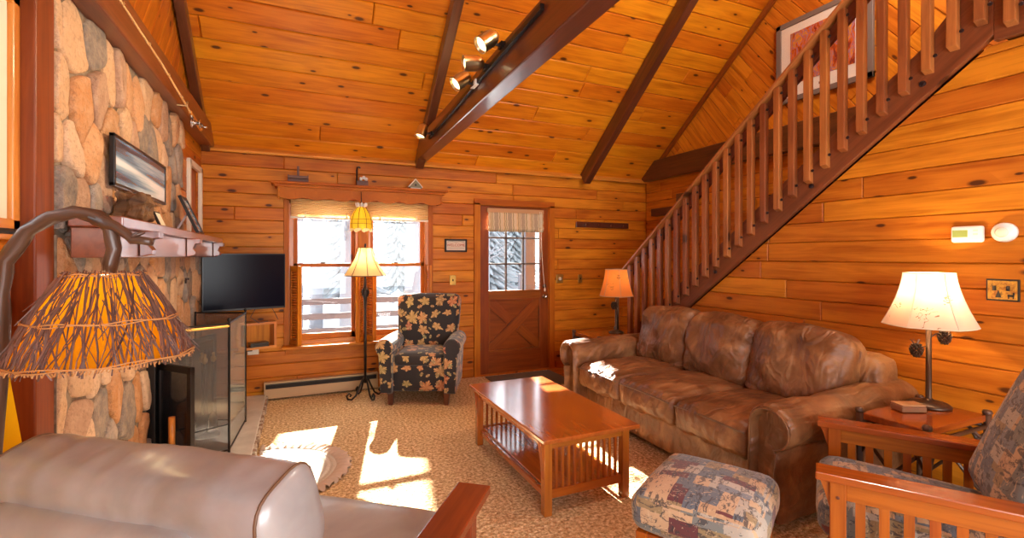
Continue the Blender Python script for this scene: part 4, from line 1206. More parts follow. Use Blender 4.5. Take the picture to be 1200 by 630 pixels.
m = MB(); m.lathe([(r_-.008, z) for r_, z in cprof], 40, cc)
for f in [f for f in m.bm.faces if len(f.verts) > 4]: m.bm.faces.remove(f)
m.build('shade_liner', liner_m, tl, smooth=True, recalc=False)
m = MB(); rnd = random.Random(4)
for k in range(260):
    a = 2*PI*k/260+rnd.uniform(-.02, .02); da = rnd.gauss(0, .30)*rnd.choice((.3, .6, 1, 1.3)); pts = []; rr = []
    z1 = ZT+rnd.uniform(-.10 if k % 3 else .0, .012); z2 = ZB-rnd.uniform(-.01, .018); n_ = 6
    ra = rnd.uniform(.0010, .0026)
    for i in range(n_+1):
        t_ = i/n_; z = z1+(z2-z1)*t_; aa = a+da*t_+rnd.uniform(-.012, .012); r_ = rad_at(max(ZB, min(ZT, z)))+rnd.uniform(.0, .007)
        pts.append(cc+Vector((r_*math.cos(aa), r_*math.sin(aa), z))); rr.append(ra*rnd.uniform(.7, 1.2))
    m.tube(pts, rr, 4)
    if k % 2:
        i = rnd.randint(1, 4); p = pts[i]; q = p+(pts[i+1]-p)*1.2+Vector((rnd.uniform(-.03, .03), rnd.uniform(-.03, .03), rnd.uniform(-.02, .0)))
        dirr = (q-cc); m.tube([p, q], [.0018, .0009], 3)
m.build('twig_covering', twig_m, tl)
straw = plain('straw_twine', (.45, .20, .06), .8)
m = MB()
for z, ex in ((ZT-.002, .006), (ZT-.115, .008), (ZB+.003, .008)):
    r_ = rad_at(z)+ex
    for q in range(2): m.tube([cc+Vector(((r_+.002*math.sin(b*9+q))*math.cos(b), (r_+.002*math.sin(b*9+q))*math.sin(b), z+.003*math.sin(b*7+q*2)+q*.003)) for b in [2*PI*i/60 for i in range(61)]], .0022, 4)
m.build('twine_wrap', straw, tl)
m = MB()
for k in range(170):
    b = 2*PI*k/170; r_ = RB+.004; p = cc+Vector((r_*math.cos(b), r_*math.sin(b), ZB)); m.tube([p, p+Vector((rnd.uniform(-.006, .006), rnd.uniform(-.006, .006), -rnd.uniform(.004, .012)))], .0018, 4)
m.build('straw_fringe', straw, tl)
m = MB(); m.lathe([(0, -.05), (.022, -.04), (.032, -.01), (.022, .03), (.013, .05), (.013, .09)], 14, cc+Vector((0,0,ZT-.09))); m.build('bulb', bulb_m, tl, smooth=True)

# ---------------------------------------------------------------- generic lamps
def bell(m, rb, rt, z0, z1, sides, seg=6):
    prof = []
    for i in range(seg+1):
        t_ = i/seg; r_ = rt+(rb-rt)*(t_**1.7*.75+t_*.25); prof.append((r_, z1+(z0-z1)*t_))
    m.lathe(prof, sides*4, scal=lambda a, z: math.cos(PI/sides)/math.cos((a % (2*PI/sides))-PI/sides)*.5+.5)
    for f in [f for f in m.bm.faces if len(f.verts) > 4]: m.bm.faces.remove(f)
    return prof
def pinecone(c, s=1.0):
    m = MB()
    for j in range(6):
        for k in range(7):
            a = 2*PI*k/7+j*.45; z = -.03+j*.011; r_ = .022*math.sin(PI*(j+1)/7.5)
            M = Matrix.Translation(Vector(c)+Vector((r_*math.cos(a), r_*math.sin(a), z))*s) @ Matrix.Rotation(a, 4, 'Z') @ Matrix.Rotation(R(50), 4, 'Y')
            m.lathe([(0, -.004*s), (.009*s, 0), (.004*s, .010*s), (0, .014*s)], 5, (0,0,0), M)
    return m
# near table lamp
lx, ly = 3.185, 1.487
r = thing('table_lamp', 'large lamp with pale branch painted shade and pinecones on the near end table', 'table lamp', (lx, ly, .612), 0)
m = MB(); m.lathe([(0, 0), (.098, 0), (.10, .008), (.085, .020), (.04, .030), (.022, .036), (.014, .045), (.0125, .50)], 28); m.build('lamp_stand', bronze, r, smooth=True)
m = MB(); prof = bell(m, .207, .112, .445, .735, 6); m.build('lamp_shade', shade_paint, r, smooth=True, recalc=False)
m = MB()
for rr_, zz in ((.113, .735), (.207, .445)):
    m.tube([(rr_*(math.cos(PI/6)/math.cos((b % (PI/3))-PI/6)*.5+.5)*math.cos(b), rr_*(math.cos(PI/6)/math.cos((b % (PI/3))-PI/6)*.5+.5)*math.sin(b), zz) for b in [2*PI*i/48 for i in range(49)]], .003, 5)
for k in range(6):
    a = PI/3*k; m.tube([(rr_*math.cos(a), rr_*math.sin(a), zz) for rr_, zz in prof], .0025, 4)
m.build('shade_trim', plain('shade_edge', (.75, .62, .48), .8), r)
m = MB(); m.lathe([(0, 0), (.02, .01), (.03, .05), (.02, .08), (0, .09)], 12, (0, 0, .55)); m.build('bulb', bulb_m, r, smooth=True)
m = MB(); m.tube([(0, 0, .31), (-.03, 0, .33), (-.07, .015, .325)], .003, 5); m.tube([(0, 0, .37), (.03, -.02, .40), (.06, -.04, .39)], .003, 5); m.build('wire_twig', iron, r)
pinecone((-.078, .02, .31), 1.05).build('pinecone', bronze, r); pinecone((.06, -.045, .38), 1.05).build('pinecone', bronze, r)
m = MB(); 
for k in range(7): m.tube([(-.078, .02, .33), (-.09+.03*math.cos(k), .02+.02*math.sin(k), .37)], .0015, 3)
m.build('needles', bronze, r)
# far table lamp
r = thing('table_lamp', 'small lamp with glowing amber branch shade on the far end table', 'table lamp', (3.13, 4.28, .612), R(10))
m = MB(); m.lathe([(0, 0), (.078, 0), (.08, .008), (.06, .020), (.025, .028), (.012, .04), (.011, .46)], 24); m.tube([(.03, 0, .03), (.03, 0, .40)], .009, 8); m.build('lamp_stand', bronze, r, smooth=True)
m = MB(); prof = bell(m, .183, .118, .40, .685, 6); m.build('lamp_shade', shade_orange, r, smooth=True, recalc=False)
m = MB()
for rr_, zz in ((.119, .685), (.183, .40)): m.tube([(rr_*(math.cos(PI/6)/math.cos((b % (PI/3))-PI/6)*.5+.5)*math.cos(b), rr_*(math.cos(PI/6)/math.cos((b % (PI/3))-PI/6)*.5+.5)*math.sin(b), zz) for b in [2*PI*i/48 for i in range(49)]], .003, 5)
for k in range(6):
    a = PI/3*k; m.tube([(rr_*math.cos(a), rr_*math.sin(a), zz) for rr_, zz in prof], .0022, 4)
m.build('shade_trim', plain('shade_edge2', (.55, .35, .2), .8), r)
m = MB(); m.lathe([(0, 0), (.02, .01), (.03, .05), (.02, .08), (0, .09)], 12, (0, 0, .52)); m.build('bulb', bulb_m, r, smooth=True)
pinecone((-.06, -.03, .30), 1.2).build('pinecone', bronze, r)
m = MB(); m.tube([(0, 0, .28), (-.03, -.015, .31), (-.06, -.03, .31)], .003, 5); m.build('wire_twig', iron, r)
# floor lamp
r = thing('floor_lamp', 'black iron scroll foot floor lamp with cream bell shade before the window', 'floor lamp', (.60, 5.02, 0))
m = MB(); m.lathe([(.012, .16), (.014, .6), (.010, .9), (.018, 1.02), (.036, 1.06), (.030, 1.10), (.014, 1.13), (.010, 1.2), (.008, 1.30)], 14); 
for k in range(8):
    a = PI/4*k; m.tube([(.03*math.cos(a), .03*math.sin(a), 1.04), (.04*math.cos(a+.4), .04*math.sin(a+.4), 1.08), (.02*math.cos(a+.7), .02*math.sin(a+.7), 1.115)], .004, 5)
m.build('pole', iron, r, smooth=True)
for k in range(4):
    a = PI/2*k+R(20); m = MB(); pts = []
    for (rr_, zz) in ((.0, .22), (.03, .20), (.06, .13), (.10, .05), (.145, .018), (.185, .03), (.195, .065), (.17, .085), (.15, .065), (.162, .05)):
        pts.append((rr_*math.cos(a), rr_*math.sin(a), zz))
    m.tube(pts, .0095, 7); m.build('scroll_foot', iron, r, smooth=True)
m = MB(); prof = bell(m, .205, .068, 1.245, 1.525, 8, 8); m.build('lamp_shade', shade_cream, r, smooth=True, recalc=False)
m = MB()
for k in range(8):
    a = PI/4*k; m.tube([((rr_+.001)*math.cos(a), (rr_+.001)*math.sin(a), zz) for rr_, zz in prof], .003, 5)
for rr_, zz in ((.069, 1.525), (.205, 1.245)): m.tube([(rr_*math.cos(b), rr_*math.sin(b), zz) for b in [2*PI*i/48 for i in range(49)]], .004, 5)
m.build('shade_ribs', plain('rib_brown', (.07, .03, .02), .6), r)
m = MB(); m.lathe([(.004, 1.52), (.012, 1.54), (.010, 1.56), (0, 1.575)], 10); m.build('finial', iron, r, smooth=True)
m = MB(); m.lathe([(0, 0), (.02, .01), (.03, .05), (.02, .08), (0, .09)], 12, (0, 0, 1.33)); m.build('bulb', bulb_m, r, smooth=True)

# ---------------------------------------------------------------- coffee table
ct = thing('coffee_table', 'glossy cherry mission coffee table with slatted ends', 'coffee table', (1.515, 2.90, 0), R(0))
m = MB(); m.box(0, 0, .435, .64, 1.25, .024); m.build('tabletop', cherry, ct, bevel=.005)
m = MB()
m.box(0, 0, .395, .50, 1.02, .055) if False else None
for x in (-.265, .265): m.box(x, 0, .395, .022, 1.06, .056)
for y in (-.545, .545): m.box(0, y, .395, .51, .022, .056)
m.build('apron', cherry, ct, bevel=.003)
for x in (-.262, .262):
    for y in (-.545, .545):
        m = MB(); m.box(x, y, .212, .048, .048, .422)
        sx_ = 1 if x > 0 else -1; sy_ = 1 if y > 0 else -1
        m.prism([(0, .42), (0, .18), (.008, .28), (.020, .37), (.028, .42)], frameM((x, y-sy_*.0+.02, 0), (sx_, 0, 0), (0, 0, 1)) @ Matrix.Translation((.022, 0, .0)), .04, grain=1)
        m.build('leg', cherry, ct, bevel=.003)
for y in (-.545, .545):
    m = MB(); m.box(0, y, .115, .48, .024, .05); m.build('end_rail', oak, ct, bevel=.003)
    for k in range(11):
        m = MB(); m.box(-.20+k*.04, y, .255, .015, .012, .235); m.build('slat', oak, ct)
for x in (-.255, .255):
    m = MB(); m.box(x, 0, .10, .02, 1.06, .035); m.build('side_rail', cherry, ct, bevel=.003)
m = MB(); m.box(0, 0, .125, .48, 1.06, .016); m.build('lower_shelf', cherry, ct, bevel=.003)

# ---------------------------------------------------------------- leaf armchair
ac = thing('leaf_armchair', 'black armchair printed with autumn leaves before the window', 'armchair', (1.165, 4.86, 0), R(-24))
# local: faces -y
m = MB(); m.cushion(.60, .60, .30, .03, (.0, .01, 0), 8, Matrix.Translation((0, .02, .27))); m.build('chair_base', leaf_m, ac, smooth=True, uv=True)
m = MB(); m.cushion(.50, .56, .13, .05, (0, .012, .018), 10, Matrix.Translation((0, -.02, .43)) ); m.build('seat_cushion', leaf_m, ac, smooth=True, uv=True)
def backfn(q, p):
    return q
m = MB(); m.cushion(.66, .17, .60, .07, (.0, .03, .012), 12, rotM((0, .27, .73), x=R(-12)), fn=lambda q, p: Vector((q.x*(1+.06*p[2]), q.y, q.z))); m.build('backrest', leaf_m, ac, smooth=True, uv=True)
for sx_ in (-1, 1):
    m = MB(); prof = []
    for i in range(20):
        a = R(-60)+i*R(300)/19
        prof.append((.085*math.cos(a)*1.0, .57+.075*math.sin(a)))
    pts2 = [(-.045, .12), (.045, .12)]
    prof2 = [(.055, .12)]+[(.02+.085*math.cos(R(-50+i*18)), .56+.085*math.sin(R(-50+i*18))) for i in range(16)]+[(-.055, .50), (-.055, .12)]
    poly = [(sx_*(px_) , pz_) for px_, pz_ in prof2]
    rings = []
    for (yy, sc) in ((-.33, .80), (-.345, .93), (-.33, 1.0), (-.1, 1.0), (.1, 1.0), (.28, .96)):
        cx_ = 0; cz_ = .40
        ring = []
        for (px_, pz_) in poly:
            v = m.bm.verts.new((sx_*.305+cx_+(px_-cx_)*sc, yy if sc != .80 else -.35, cz_+(pz_-cz_)*(1-(1-sc)*.5))); v[m.wc] = v.co; ring.append(v)
        rings.append(ring)
    for a, b in zip(rings, rings[1:]):
        for k in range(len(poly)): m.bm.faces.new((a[k], a[(k+1) % len(poly)], b[(k+1) % len(poly)], b[k]))
    m.bm.faces.new(rings[0]); m.bm.faces.new(rings[-1])
    m.build('armrest', leaf_m, ac, smooth=False, uv=True, bevel=.008)
for (x, y) in ((-.27, -.28), (.27, -.28), (-.26, .27), (.26, .27)):
    m = MB(); m.box(x, y, .065, .06, .06, .13, taper=(.65, .65)); m.build('leg', beam_m, ac, bevel=.003)

# ---------------------------------------------------------------- sofa
so = thing('brown_leather_sofa', 'large rumpled brown leather three seat sofa against the right wall', 'sofa', (2.85, 2.79, 0))
# local: x toward wall (+), y along. world X 2.27..3.42 ; Y 1.66..3.92
def S(x, y, z): return Matrix.Translation((x-2.85, y-2.79, z))
m = MB(); m.cushion(.98, 2.16, .27, .03, (.008, .01, 0), 8, S(2.87, 2.79, .175)); m.build('sofa_base', sofa_m, so, smooth=True)
m = MB(); m.cushion(.26, 2.14, .72, .08, (.02, .0, .01), 10, S(3.275, 2.79, .47)); m.build('sofa_back', sofa_m, so, smooth=True)
for k, yc in enumerate((2.18, 2.775, 3.365)):
    m = MB(); m.cushion(.80, .588, .20, .05, (.035, .0, .040), 22, S(2.66, yc, .395), wr=.012, wf=7, seed=k, fn=lambda q, p: Vector((q.x, q.y, q.z+(.020*noise.noise(Vector((q.x*4, q.y*24+k*3, 1.0))) if q.x < -.2 else .006*noise.noise(Vector((q.x*9, q.y*9, k*2.0)))))))
    sc1 = m.build('seat_cushion', sofa_m, so, smooth=True)
    m = MB(); pts = []
    for zz in (.455, ):
        pts = [S(2.66, yc, 0) @ Vector((-.405-.012*math.cos(PI*i/14-PI/2), -.27+.54*i/14, zz+.012*math.cos(PI*i/14-PI/2))) for i in range(15)]
    m.tube(pts, .006, 6); m.build('piping', piping_m, sc1, smooth=True)
for k, (yc, wd) in enumerate(((2.17, .70), (2.79, .66), (3.40, .66))):
    def bf(q, p, k=k):
        q = q.copy(); q.z *= 1.0-.05*abs(p[1])**2
        r2 = math.hypot(p[1], p[2]); ang_ = math.atan2(p[2]+.9, p[1])
        q.x -= .026*noise.noise(Vector((ang_*5, r2*1.2, k*4.0)))*(1 if p[0] < 0 else 0)*min(1, r2*1.5)
        q.x -= .034*noise.noise(Vector((q.y*5, q.z*6, k*9.0)))*(1 if p[0] < 0 else 0)
        return q
    m = MB(); m.cushion(.29, wd, .56, .11, (.05, .0, .02), 30, S(3.10, yc, .685) @ Matrix.Rotation(R(13), 4, 'Y') @ Matrix.Rotation(R(random.uniform(-4, 4)), 4, 'X'), wr=.010, wf=8, seed=k+5, fn=bf)
    m.build('back_cushion', sofa_m, so, smooth=True)
for sgn, yc in ((-1, 1.78), (1, 3.80)):
    # scroll arm profile in (y outward, z)
    prof2 = []
    for i in range(18):
        a = R(-75+i*15.5); prof2.append((.035+.135*math.cos(a), .545+.115*math.sin(a)))
    prof2 = [(.09, .06), (.075, .30), (.085, .42)]+prof2+[(-.10, .46), (-.115, .06)]
    m = MB(); rings = []
    for (xx, sc) in ((2.30, .72), (2.262, .80), (2.25, .90), (2.262, .97), (2.29, 1.0), (2.5, 1.0), (2.8, 1.0), (3.1, 1.02), (3.38, .98)):
        ring = []
        for (py_, pz_) in prof2:
            cz_ = .36; zz = cz_+(pz_-cz_)*(1-(1-sc)*.55 if pz_ > .4 else 1); yy = py_*sc
            rise = .03*max(0, (xx-2.6)/.8)
            v = m.bm.verts.new((xx-2.85, yc+sgn*(yy)-2.79, zz+(rise if pz_ > .3 else 0))); v[m.wc] = v.co; ring.append(v)
        rings.append(ring)
    n_ = len(prof2)
    for a, b in zip(rings, rings[1:]):
        for k in range(n_): m.bm.faces.new((a[k], a[(k+1) % n_], b[(k+1) % n_], b[k]))
    m.bm.faces.new(rings[0]); m.bm.faces.new(rings[-1])
    bmesh.ops.subdivide_edges(m.bm, edges=[e for e in m.bm.edges if abs(e.verts[0].co.x-e.verts[1].co.x) > .15], cuts=4)
    for v in m.bm.verts: v.co += v.normal*0+Vector((0, .010*noise.noise(v.co*6), .012*noise.noise(v.co*7+Vector((4,4,4)))))
    ar = m.build('sofa_arm', sofa_m, so, smooth=True)
    e = ar.modifiers.new('e', 'EDGE_SPLIT'); e.split_angle = R(60)
    m = MB(); pts = [Vector((2.2485-2.85, yc+sgn*py_*.86-2.79, .36+(pz_-.36)*(1-.14*.55))) for py_, pz_ in prof2]
    m.tube(pts, .006, 6); m.build('piping', sofa_m, ar, smooth=True)
for (x, y) in ((2.42, 1.80), (2.42, 3.78), (3.30, 1.80), (3.30, 3.78)):
    m = MB(); m.box(x-2.85, y-2.79, .03, .07, .07, .06); m.build('leg', oak, so, bevel=.003)

# ---------------------------------------------------------------- end tables
def end_table(x0, x1, y0, y1, H, label, name='end_table'):
    r = thing(name, label, 'end table', ((x0+x1)/2, (y0+y1)/2, 0)); a, b = (x1-x0)/2, (y1-y0)/2
    m = MB(); m.box(0, 0, H-.018, 2*a-.02, 2*b-.02, .036); m.build('tabletop', endtop, r, bevel=.005)
    for sx_ in (-1, 1):
        for sy_ in (-1, 1):
            x, y = sx_*(a-.01), sy_*(b-.01)
            m = MB(); m.tube([(x, y, 0), (x+.004, y, .25), (x, y, H+.005)], [.018, .016, .018], 8); m.lathe([(.019, H+.0), (.022, H+.012), (.017, H+.024), (0, H+.026)], 10, (x, y, 0)); m.build('leg', branch_m, r, smooth=True)
    m = MB()
    for sy_ in (-1, 1):
        y = sy_*(b-.01); m.tube([(-a, y, H-.06), (a, y, H-.06)], .011, 7); m.tube([(-a, y, .14), (a, y, .14)], .011, 7)
        m.tube([(-a+.01, y, H-.24), (-a+.06, y, H-.12), (-a+.16, y, H-.06)], .009, 6); m.tube([(a-.01, y, H-.24), (a-.06, y, H-.12), (a-.16, y, H-.06)], .009, 6)
    for sx_ in (-1, 1):
        x = sx_*(a-.01); m.tube([(x, -b, H-.06), (x, b, H-.06)], .011, 7); m.tube([(x, -b, .14), (x, b, .14)], .011, 7)
        m.tube([(x, -b, H-.08), (x, b, .15)], .009, 6); m.tube([(x, b, H-.08), (x, -b, .15)], .009, 6)
        m.tube([(x, -b+.01, H-.22), (x, -b*.5, H-.09), (x, 0, H-.06)], .009, 6); m.tube([(x, b-.01, H-.22), (x, b*.5, H-.09), (x, 0, H-.06)], .009, 6)
    m.build('twig_bracing', branch_m, r, smooth=True)
    m = MB(); m.box(0, 0, .15, 2*a-.04, 2*b-.04, .02); m.build('lower_shelf', endtop, r, bevel=.003)
    return r
end_table(2.72, 3.30, 1.27, 1.59, .61, 'red topped twig end table beside the near sofa arm holding the large lamp')
end_table(2.73, 3.30, 4.02, 4.52, .61, 'twig sided end table between the far sofa arm and the stairs')
m = MB(); m.cushion(.15, .10, .03, .008, (0,0,0), 5)
r = thing('coaster_box', 'small brown flat box on the near end table', 'box', (2.985, 1.485, .612), R(-25))
m = MB(); m.box(0, 0, .015, .13, .085, .028); m.build('box_body', plain('tan_box', (.30, .15, .07), .5), r, bevel=.005)
m = MB(); m.box(0, 0, .035, .126, .081, .010); m.build('box_lid', plain('tan_lid', (.48, .28, .14), .5), r, bevel=.003)

# ---------------------------------------------------------------- mission chair + ottoman
mc = thing('mission_chair', 'slatted oak mission chair with patchwork cushions beside the near end table', 'armchair', (2.288, 1.04, 0), R(33))
# local: faces +y (rotated 30 deg ccw) ; arms at x = +-.36
AW = .33
def MLc(p): return p
for sx_ in (-1, 1):
    x = sx_*AW
    m = MB(); poly = [(-.42, 0), (.36, 0), (.36, .03), (-.42, .03)]
    m.box(x, -.03, .625, .105, .86, .028); arm_ = m.build('armrest', oak, mc, bevel=.005)
    for y in (.33, -.36):
        m = MB(); m.box(x, y, .305, .048, .052, .61); m.build('leg', oak, mc, bevel=.004)
    m = MB(); m.box(x, -.015, .575, .026, .64, .07); m.build('side_rail', oak, mc, bevel=.003)
    m = MB(); m.box(x, -.015, .20, .026, .64, .07); m.build('side_rail', oak, mc, bevel=.003)
    for k in range(9):
        m = MB(); m.box(x, -.29+k*.069, .387, .012, .030, .31); m.build('slat', oak, mc)
    m = MB(); m.prism([(0, 0), (.035, 0), (.02, -.04), (0, -.11)], frameM((x+.012, .355, .610), (0,1,0), (0,0,1)), .024, grain=1); m.build('corbel', oak, mc, bevel=.002)
    m = MB(); m.lathe([(0, 0), (.006, 0), (.006, .003), (0, .004)], 8, (0,0,0), Matrix.Translation((x+sx_*.024, .33, .55)) @ Matrix.Rotation(R(90*sx_), 4, 'Y')); m.build('peg', beam_m, mc)
m = MB(); m.box(0, .32, .27, .62, .026, .10); m.build('front_rail', oak, mc, bevel=.003)
m = MB(); m.box(0, -.36, .27, .62, .026, .10); m.build('rear_rail', oak, mc, bevel=.003)
m = MB(); m.cushion(.58, .72, .15, .055, (0, .012, .03), 12, rotM((0, .03, .40), x=R(4)), wr=.006); m.build('seat_cushion', patch_m, mc, smooth=True, uv=True)
m = MB(); m.cushion(.56, .16, .66, .06, (.0, .035, .012), 12, rotM((0, -.31, .80), x=R(22)), wr=.008); m.build('back_cushion', patch_m, mc, smooth=True, uv=True)
m = MB()
Mb = rotM((0, -.43, .68), x=R(22))
for x in (-.26, .26): m.box(x, 0, 0, .04, .03, .74, Mb)
for z in (-.3, -.1, .1, .3): m.box(0, 0, z, .50, .02, .06, Mb)
m.build('back_frame', oak, mc, bevel=.003)

ot = thing('ottoman', 'slatted oak ottoman with patchwork cushion in front of the sofa', 'ottoman', (1.62, 1.56, 0), R(30))
m = MB(); m.cushion(.56, .50, .16, .06, (.004, .006, .035), 14, Matrix.Translation((0, 0, .375)), wr=.006); m.build('cushion', patch_m, ot, smooth=True, uv=True)
for x in (-.235, .235):
    for y in (-.20, .20):
        m = MB(); m.box(x, y, .145, .045, .045, .29); m.build('leg', oak, ot, bevel=.003)
for x in (-.235, .235):
    for z in (.26, .07):
        m = MB(); m.box(x, 0, z, .022, .36, .05); m.build('rail', oak, ot, bevel=.003)
    for k in range(6):
        m = MB(); m.box(x, -.14+k*.056, .165, .010, .026, .15); m.build('slat', oak, ot)
for y in (-.20, .20):
    m = MB(); m.box(0, y, .26, .43, .022, .05); m.build('rail', oak, ot, bevel=.003)

# ---------------------------------------------------------------- pale leather chair
pc = thing('pale_leather_chair', 'pale taupe leather lounge chair with red wood arms seen from behind', 'armchair', (-.077, 1.637, 0), R(-37.6))
# local: +y forward, +x right ; origin r=-1.06 f=1.25
def backM(x, y, z, a): return rotM((x, y, z), x=R(a))
def bolster(L_, w_, h_, r_, M, wr, seed):
    """stuffed roll along x with flat, slightly domed end panels"""
    m = MB(); NP = 40; NL = 44; sec = []
    for i in range(NP):
        a = 2*PI*i/NP; c_, s_ = math.cos(a), math.sin(a); k_ = (abs(c_)**3.4+abs(s_)**3.4)**(-1/3.4); sec.append((c_*k_*w_/2, s_*k_*h_/2))
    xs_ = [-L_/2+L_*i/NL for i in range(NL+1)]; rings = []
    for x in xs_:
        e = 1-.05*(abs(x)/(L_/2))**6; ring = []
        for (y, z) in sec:
            q = Vector((x, y*e, z*e)); n_ = noise.noise(Vector((x*6, y*9, z*9+seed)))+.6*noise.noise(Vector((x*26, y*5, z*5+seed)))*(1 if z > 0 else .3)
            q += Vector((0, y, z)).normalized()*wr*n_
            v = m.bm.verts.new(M @ q); v[m.wc] = q; ring.append(v)
        rings.append(ring)
    for a, b in zip(rings, rings[1:]):
        for k in range(NP): m.bm.faces.new((a[k], a[(k+1) % NP], b[(k+1) % NP], b[k]))
    edge = []
    for sg, ring in ((-1, rings[0]), (1, rings[-1])):
        prev = ring; base = [M.inverted() @ v.co for v in ring]; edge.append([v.co.copy() for v in ring])
        for (sc, dx) in ((.97, .008), (.85, .018), (.55, .026), (.2, .030)):
            nr = []
            for q in base:
                v = m.bm.verts.new(M @ Vector((q.x+sg*dx, q.y*sc, q.z*sc))); v[m.wc] = q; nr.append(v)
            for k in range(NP): m.bm.faces.new((prev[k], prev[(k+1) % NP], nr[(k+1) % NP], nr[k]))
            prev = nr
        m.bm.faces.new(prev)
    return m, edge
BMx = backM(-.01, -.37, .862, 16)
m, edges_ = bolster(.74, .19, .255, .08, BMx, .006, 3)
hc = m.build('head_cushion', pale_leather, pc, smooth=True)
for e_ in edges_:
    m = MB(); m.tube(e_+[e_[0]], .0035, 6); m.build('seam_piping', piping_m, hc, smooth=True)
m = MB(); m.cushion(.60, .19, .50, .05, (.008, .02, .0), 14, backM(-.06, -.365, .655, 16), wr=.006, wf=6); m.build('backrest', pale_leather, pc, smooth=True)
m = MB(); m.cushion(.84, .66, .16, .055, (.0, .02, .03), 14, backM(0, .10, .41, 3), wr=.006, wf=6); m.build('seat_cushion', pale_leather, pc, smooth=True)
for sx_ in (-1, 1):
    x = sx_*.505
    m = MB(); m.box(x, .015, .585, .125, .84, .032); m.build('armrest', redwood, pc, bevel=.005)
    for y in (.35, -.34):
        m = MB(); m.box(x, y, .285, .055, .06, .57); m.build('leg', redwood, pc, bevel=.004)
    m = MB(); m.prism([(0, 0), (.055, 0), (.045, -.03), (.018, -.07), (0, -.13)], frameM((x+.018, .378, .57), (0,1,0), (0,0,1)), .036, grain=1); m.build('corbel', redwood, pc, bevel=.002)
    m = MB(); m.box(x, 0, .27, .03, .64, .08); m.build('side_rail', redwood, pc, bevel=.003)
m = MB(); m.box(0, .34, .28, .96, .03, .09); m.box(0, -.33, .28, .96, .03, .09); m.build('cross_rail', redwood, pc, bevel=.003)

# ---------------------------------------------------------------- hearth rug
rg = thing('braided_rug', 'half round braided rag rug with ruffled edge beside the hearth', 'rug', (-.27, 3.52, .004))
m = MB(); N = 64; rings = []
for j in range(9):
    rr_ = j/8*.90
    rings.append([m.bm.verts.new((max(-.01, .58*rr_*math.cos(a)), .50*rr_*math.sin(a), .008+.002*(j % 2))) for a in [-PI/2+PI*i/N for i in range(N+1)]])
for a, b in zip(rings, rings[1:]):
    for i in range(N):
        try: m.bm.faces.new((a[i], a[i+1], b[i+1], b[i]))
        except Exception: pass
m.build('rug_body', rug_m, rg, recalc=True)
m = MB(); rings = []; NN = 400
for j in range(5):
    t_ = j/4; rr_ = .86+.16*t_
    rings.append([m.bm.verts.new((.58*(rr_+.015*t_*math.sin(a*90))*math.cos(a), .50*(rr_+.015*t_*math.sin(a*90))*math.sin(a), .012+.014*math.sin(a*62)*t_+.012*math.sin(PI*t_))) for a in [-PI/2+PI*i/NN for i in range(NN+1)]])
for a, b in zip(rings, rings[1:]):
    for i in range(NN): m.bm.faces.new((a[i], a[i+1], b[i+1], b[i]))
m.build('ruffled_border', plain('rug_ruffle', (.50, .38, .30), .95), rg, smooth=True)

# ================================================================== OUTSIDE
m = MB(); NG = 30
g = [[m.bm.verts.new((-20+50*i/NG, YB+.2+32*j/NG, -.75+.25*noise.noise(Vector((i*.3, j*.3, 0)))+.02*j)) for i in range(NG+1)] for j in range(NG+1)]
for j in range(NG):
    for i in range(NG): m.bm.faces.new((g[j][i], g[j][i+1], g[j+1][i+1], g[j+1][i]))
o = m.build('ground_snow', snow, smooth=True, recalc=True); struct(o)
r = thing('deck_railing', 'grey weathered deck railing boards in the snow beyond the window', 'railing', (1.0, 7.0, -.3))
for z in (.80, 1.0, 1.2):
    m = MB(); m.box(0, 0, z-.08, 5.2, .04, .085); m.build('rail', rail_out, r, bevel=.004)
for x in (-2.4, -1.15, .75, 2.3):
    m = MB(); m.box(x, .05, .70, .10, .09, 1.5); m.build('post', rail_out, r, bevel=.004)
m = MB(); m.box(1, 6.3, -.36, 6.5, 1.5, .1); struct(m.build('ground_deck', snow))
m = MB(); m.box(0, 0, 1.15, .16, .16, 2.9); o = m.build('porch_post', rail_out, bevel=.01, loc=(3.05, 6.3, -.3)); tag(o, 'porch post outside seen through the door glass', 'post')
rnd = random.Random(3)
for k, (x, y, h_, r_) in enumerate(((-.1, 12, 6, .16), (.9, 10.5, 6, .20), (2.35, 11, 6, .22), (-2.0, 13, 6, .2), (3.9, 12, 6, .2), (5.2, 14, 6, .22), (.4, 14.6, 6, .2), (-3.6, 15, 6, .2))):
    m = MB(); m.tube([(0, 0, 0), (.05, 0, h_*.5), (0, .1, h_)], [r_, r_*.8, r_*.4], 10)
    for q in range(14):
        a = rnd.uniform(0, 6.28); z = rnd.uniform(1.8, h_); L_ = rnd.uniform(.6, 1.6)
        m.tube([(0, 0, z), (L_*.5*math.cos(a), L_*.5*math.sin(a), z+L_*.2), (L_*math.cos(a), L_*math.sin(a), z+L_*.45)], [.04, .025, .008], 5)
    o = m.build('bare_tree', snowbark, smooth=True, loc=(x, y, -.75)); tag(o, 'bare grey tree trunk standing in the snow outside', 'tree', 'bare trees outside the window')
firm = plain('snowy_fir', (.24, .27, .29), .9)
for k in range(12):
    x = -9+k*2.6+rnd.uniform(-.3, .3); y = 17+(k % 2)*3.4; h_ = rnd.uniform(7, 9)
    m = MB()
    for q in range(760):
        z = .5+(h_-.5)*(q/760); rad_ = ((1-z/h_)*1.45+.08)*rnd.uniform(.75, 1.1); a = q*2.4
        m.tube([(0, 0, z+.12), (rad_*.5*math.cos(a), rad_*.5*math.sin(a), z+.03), (rad_*math.cos(a), rad_*math.sin(a), z-.18)], [.02, .14, .01], 4, cap=False)
    o = m.build('snowy_fir', firm, smooth=True, loc=(x, y, -.5)); tag(o, 'pale snow covered fir tree in the distance outside', 'tree', 'snowy firs outside the window')

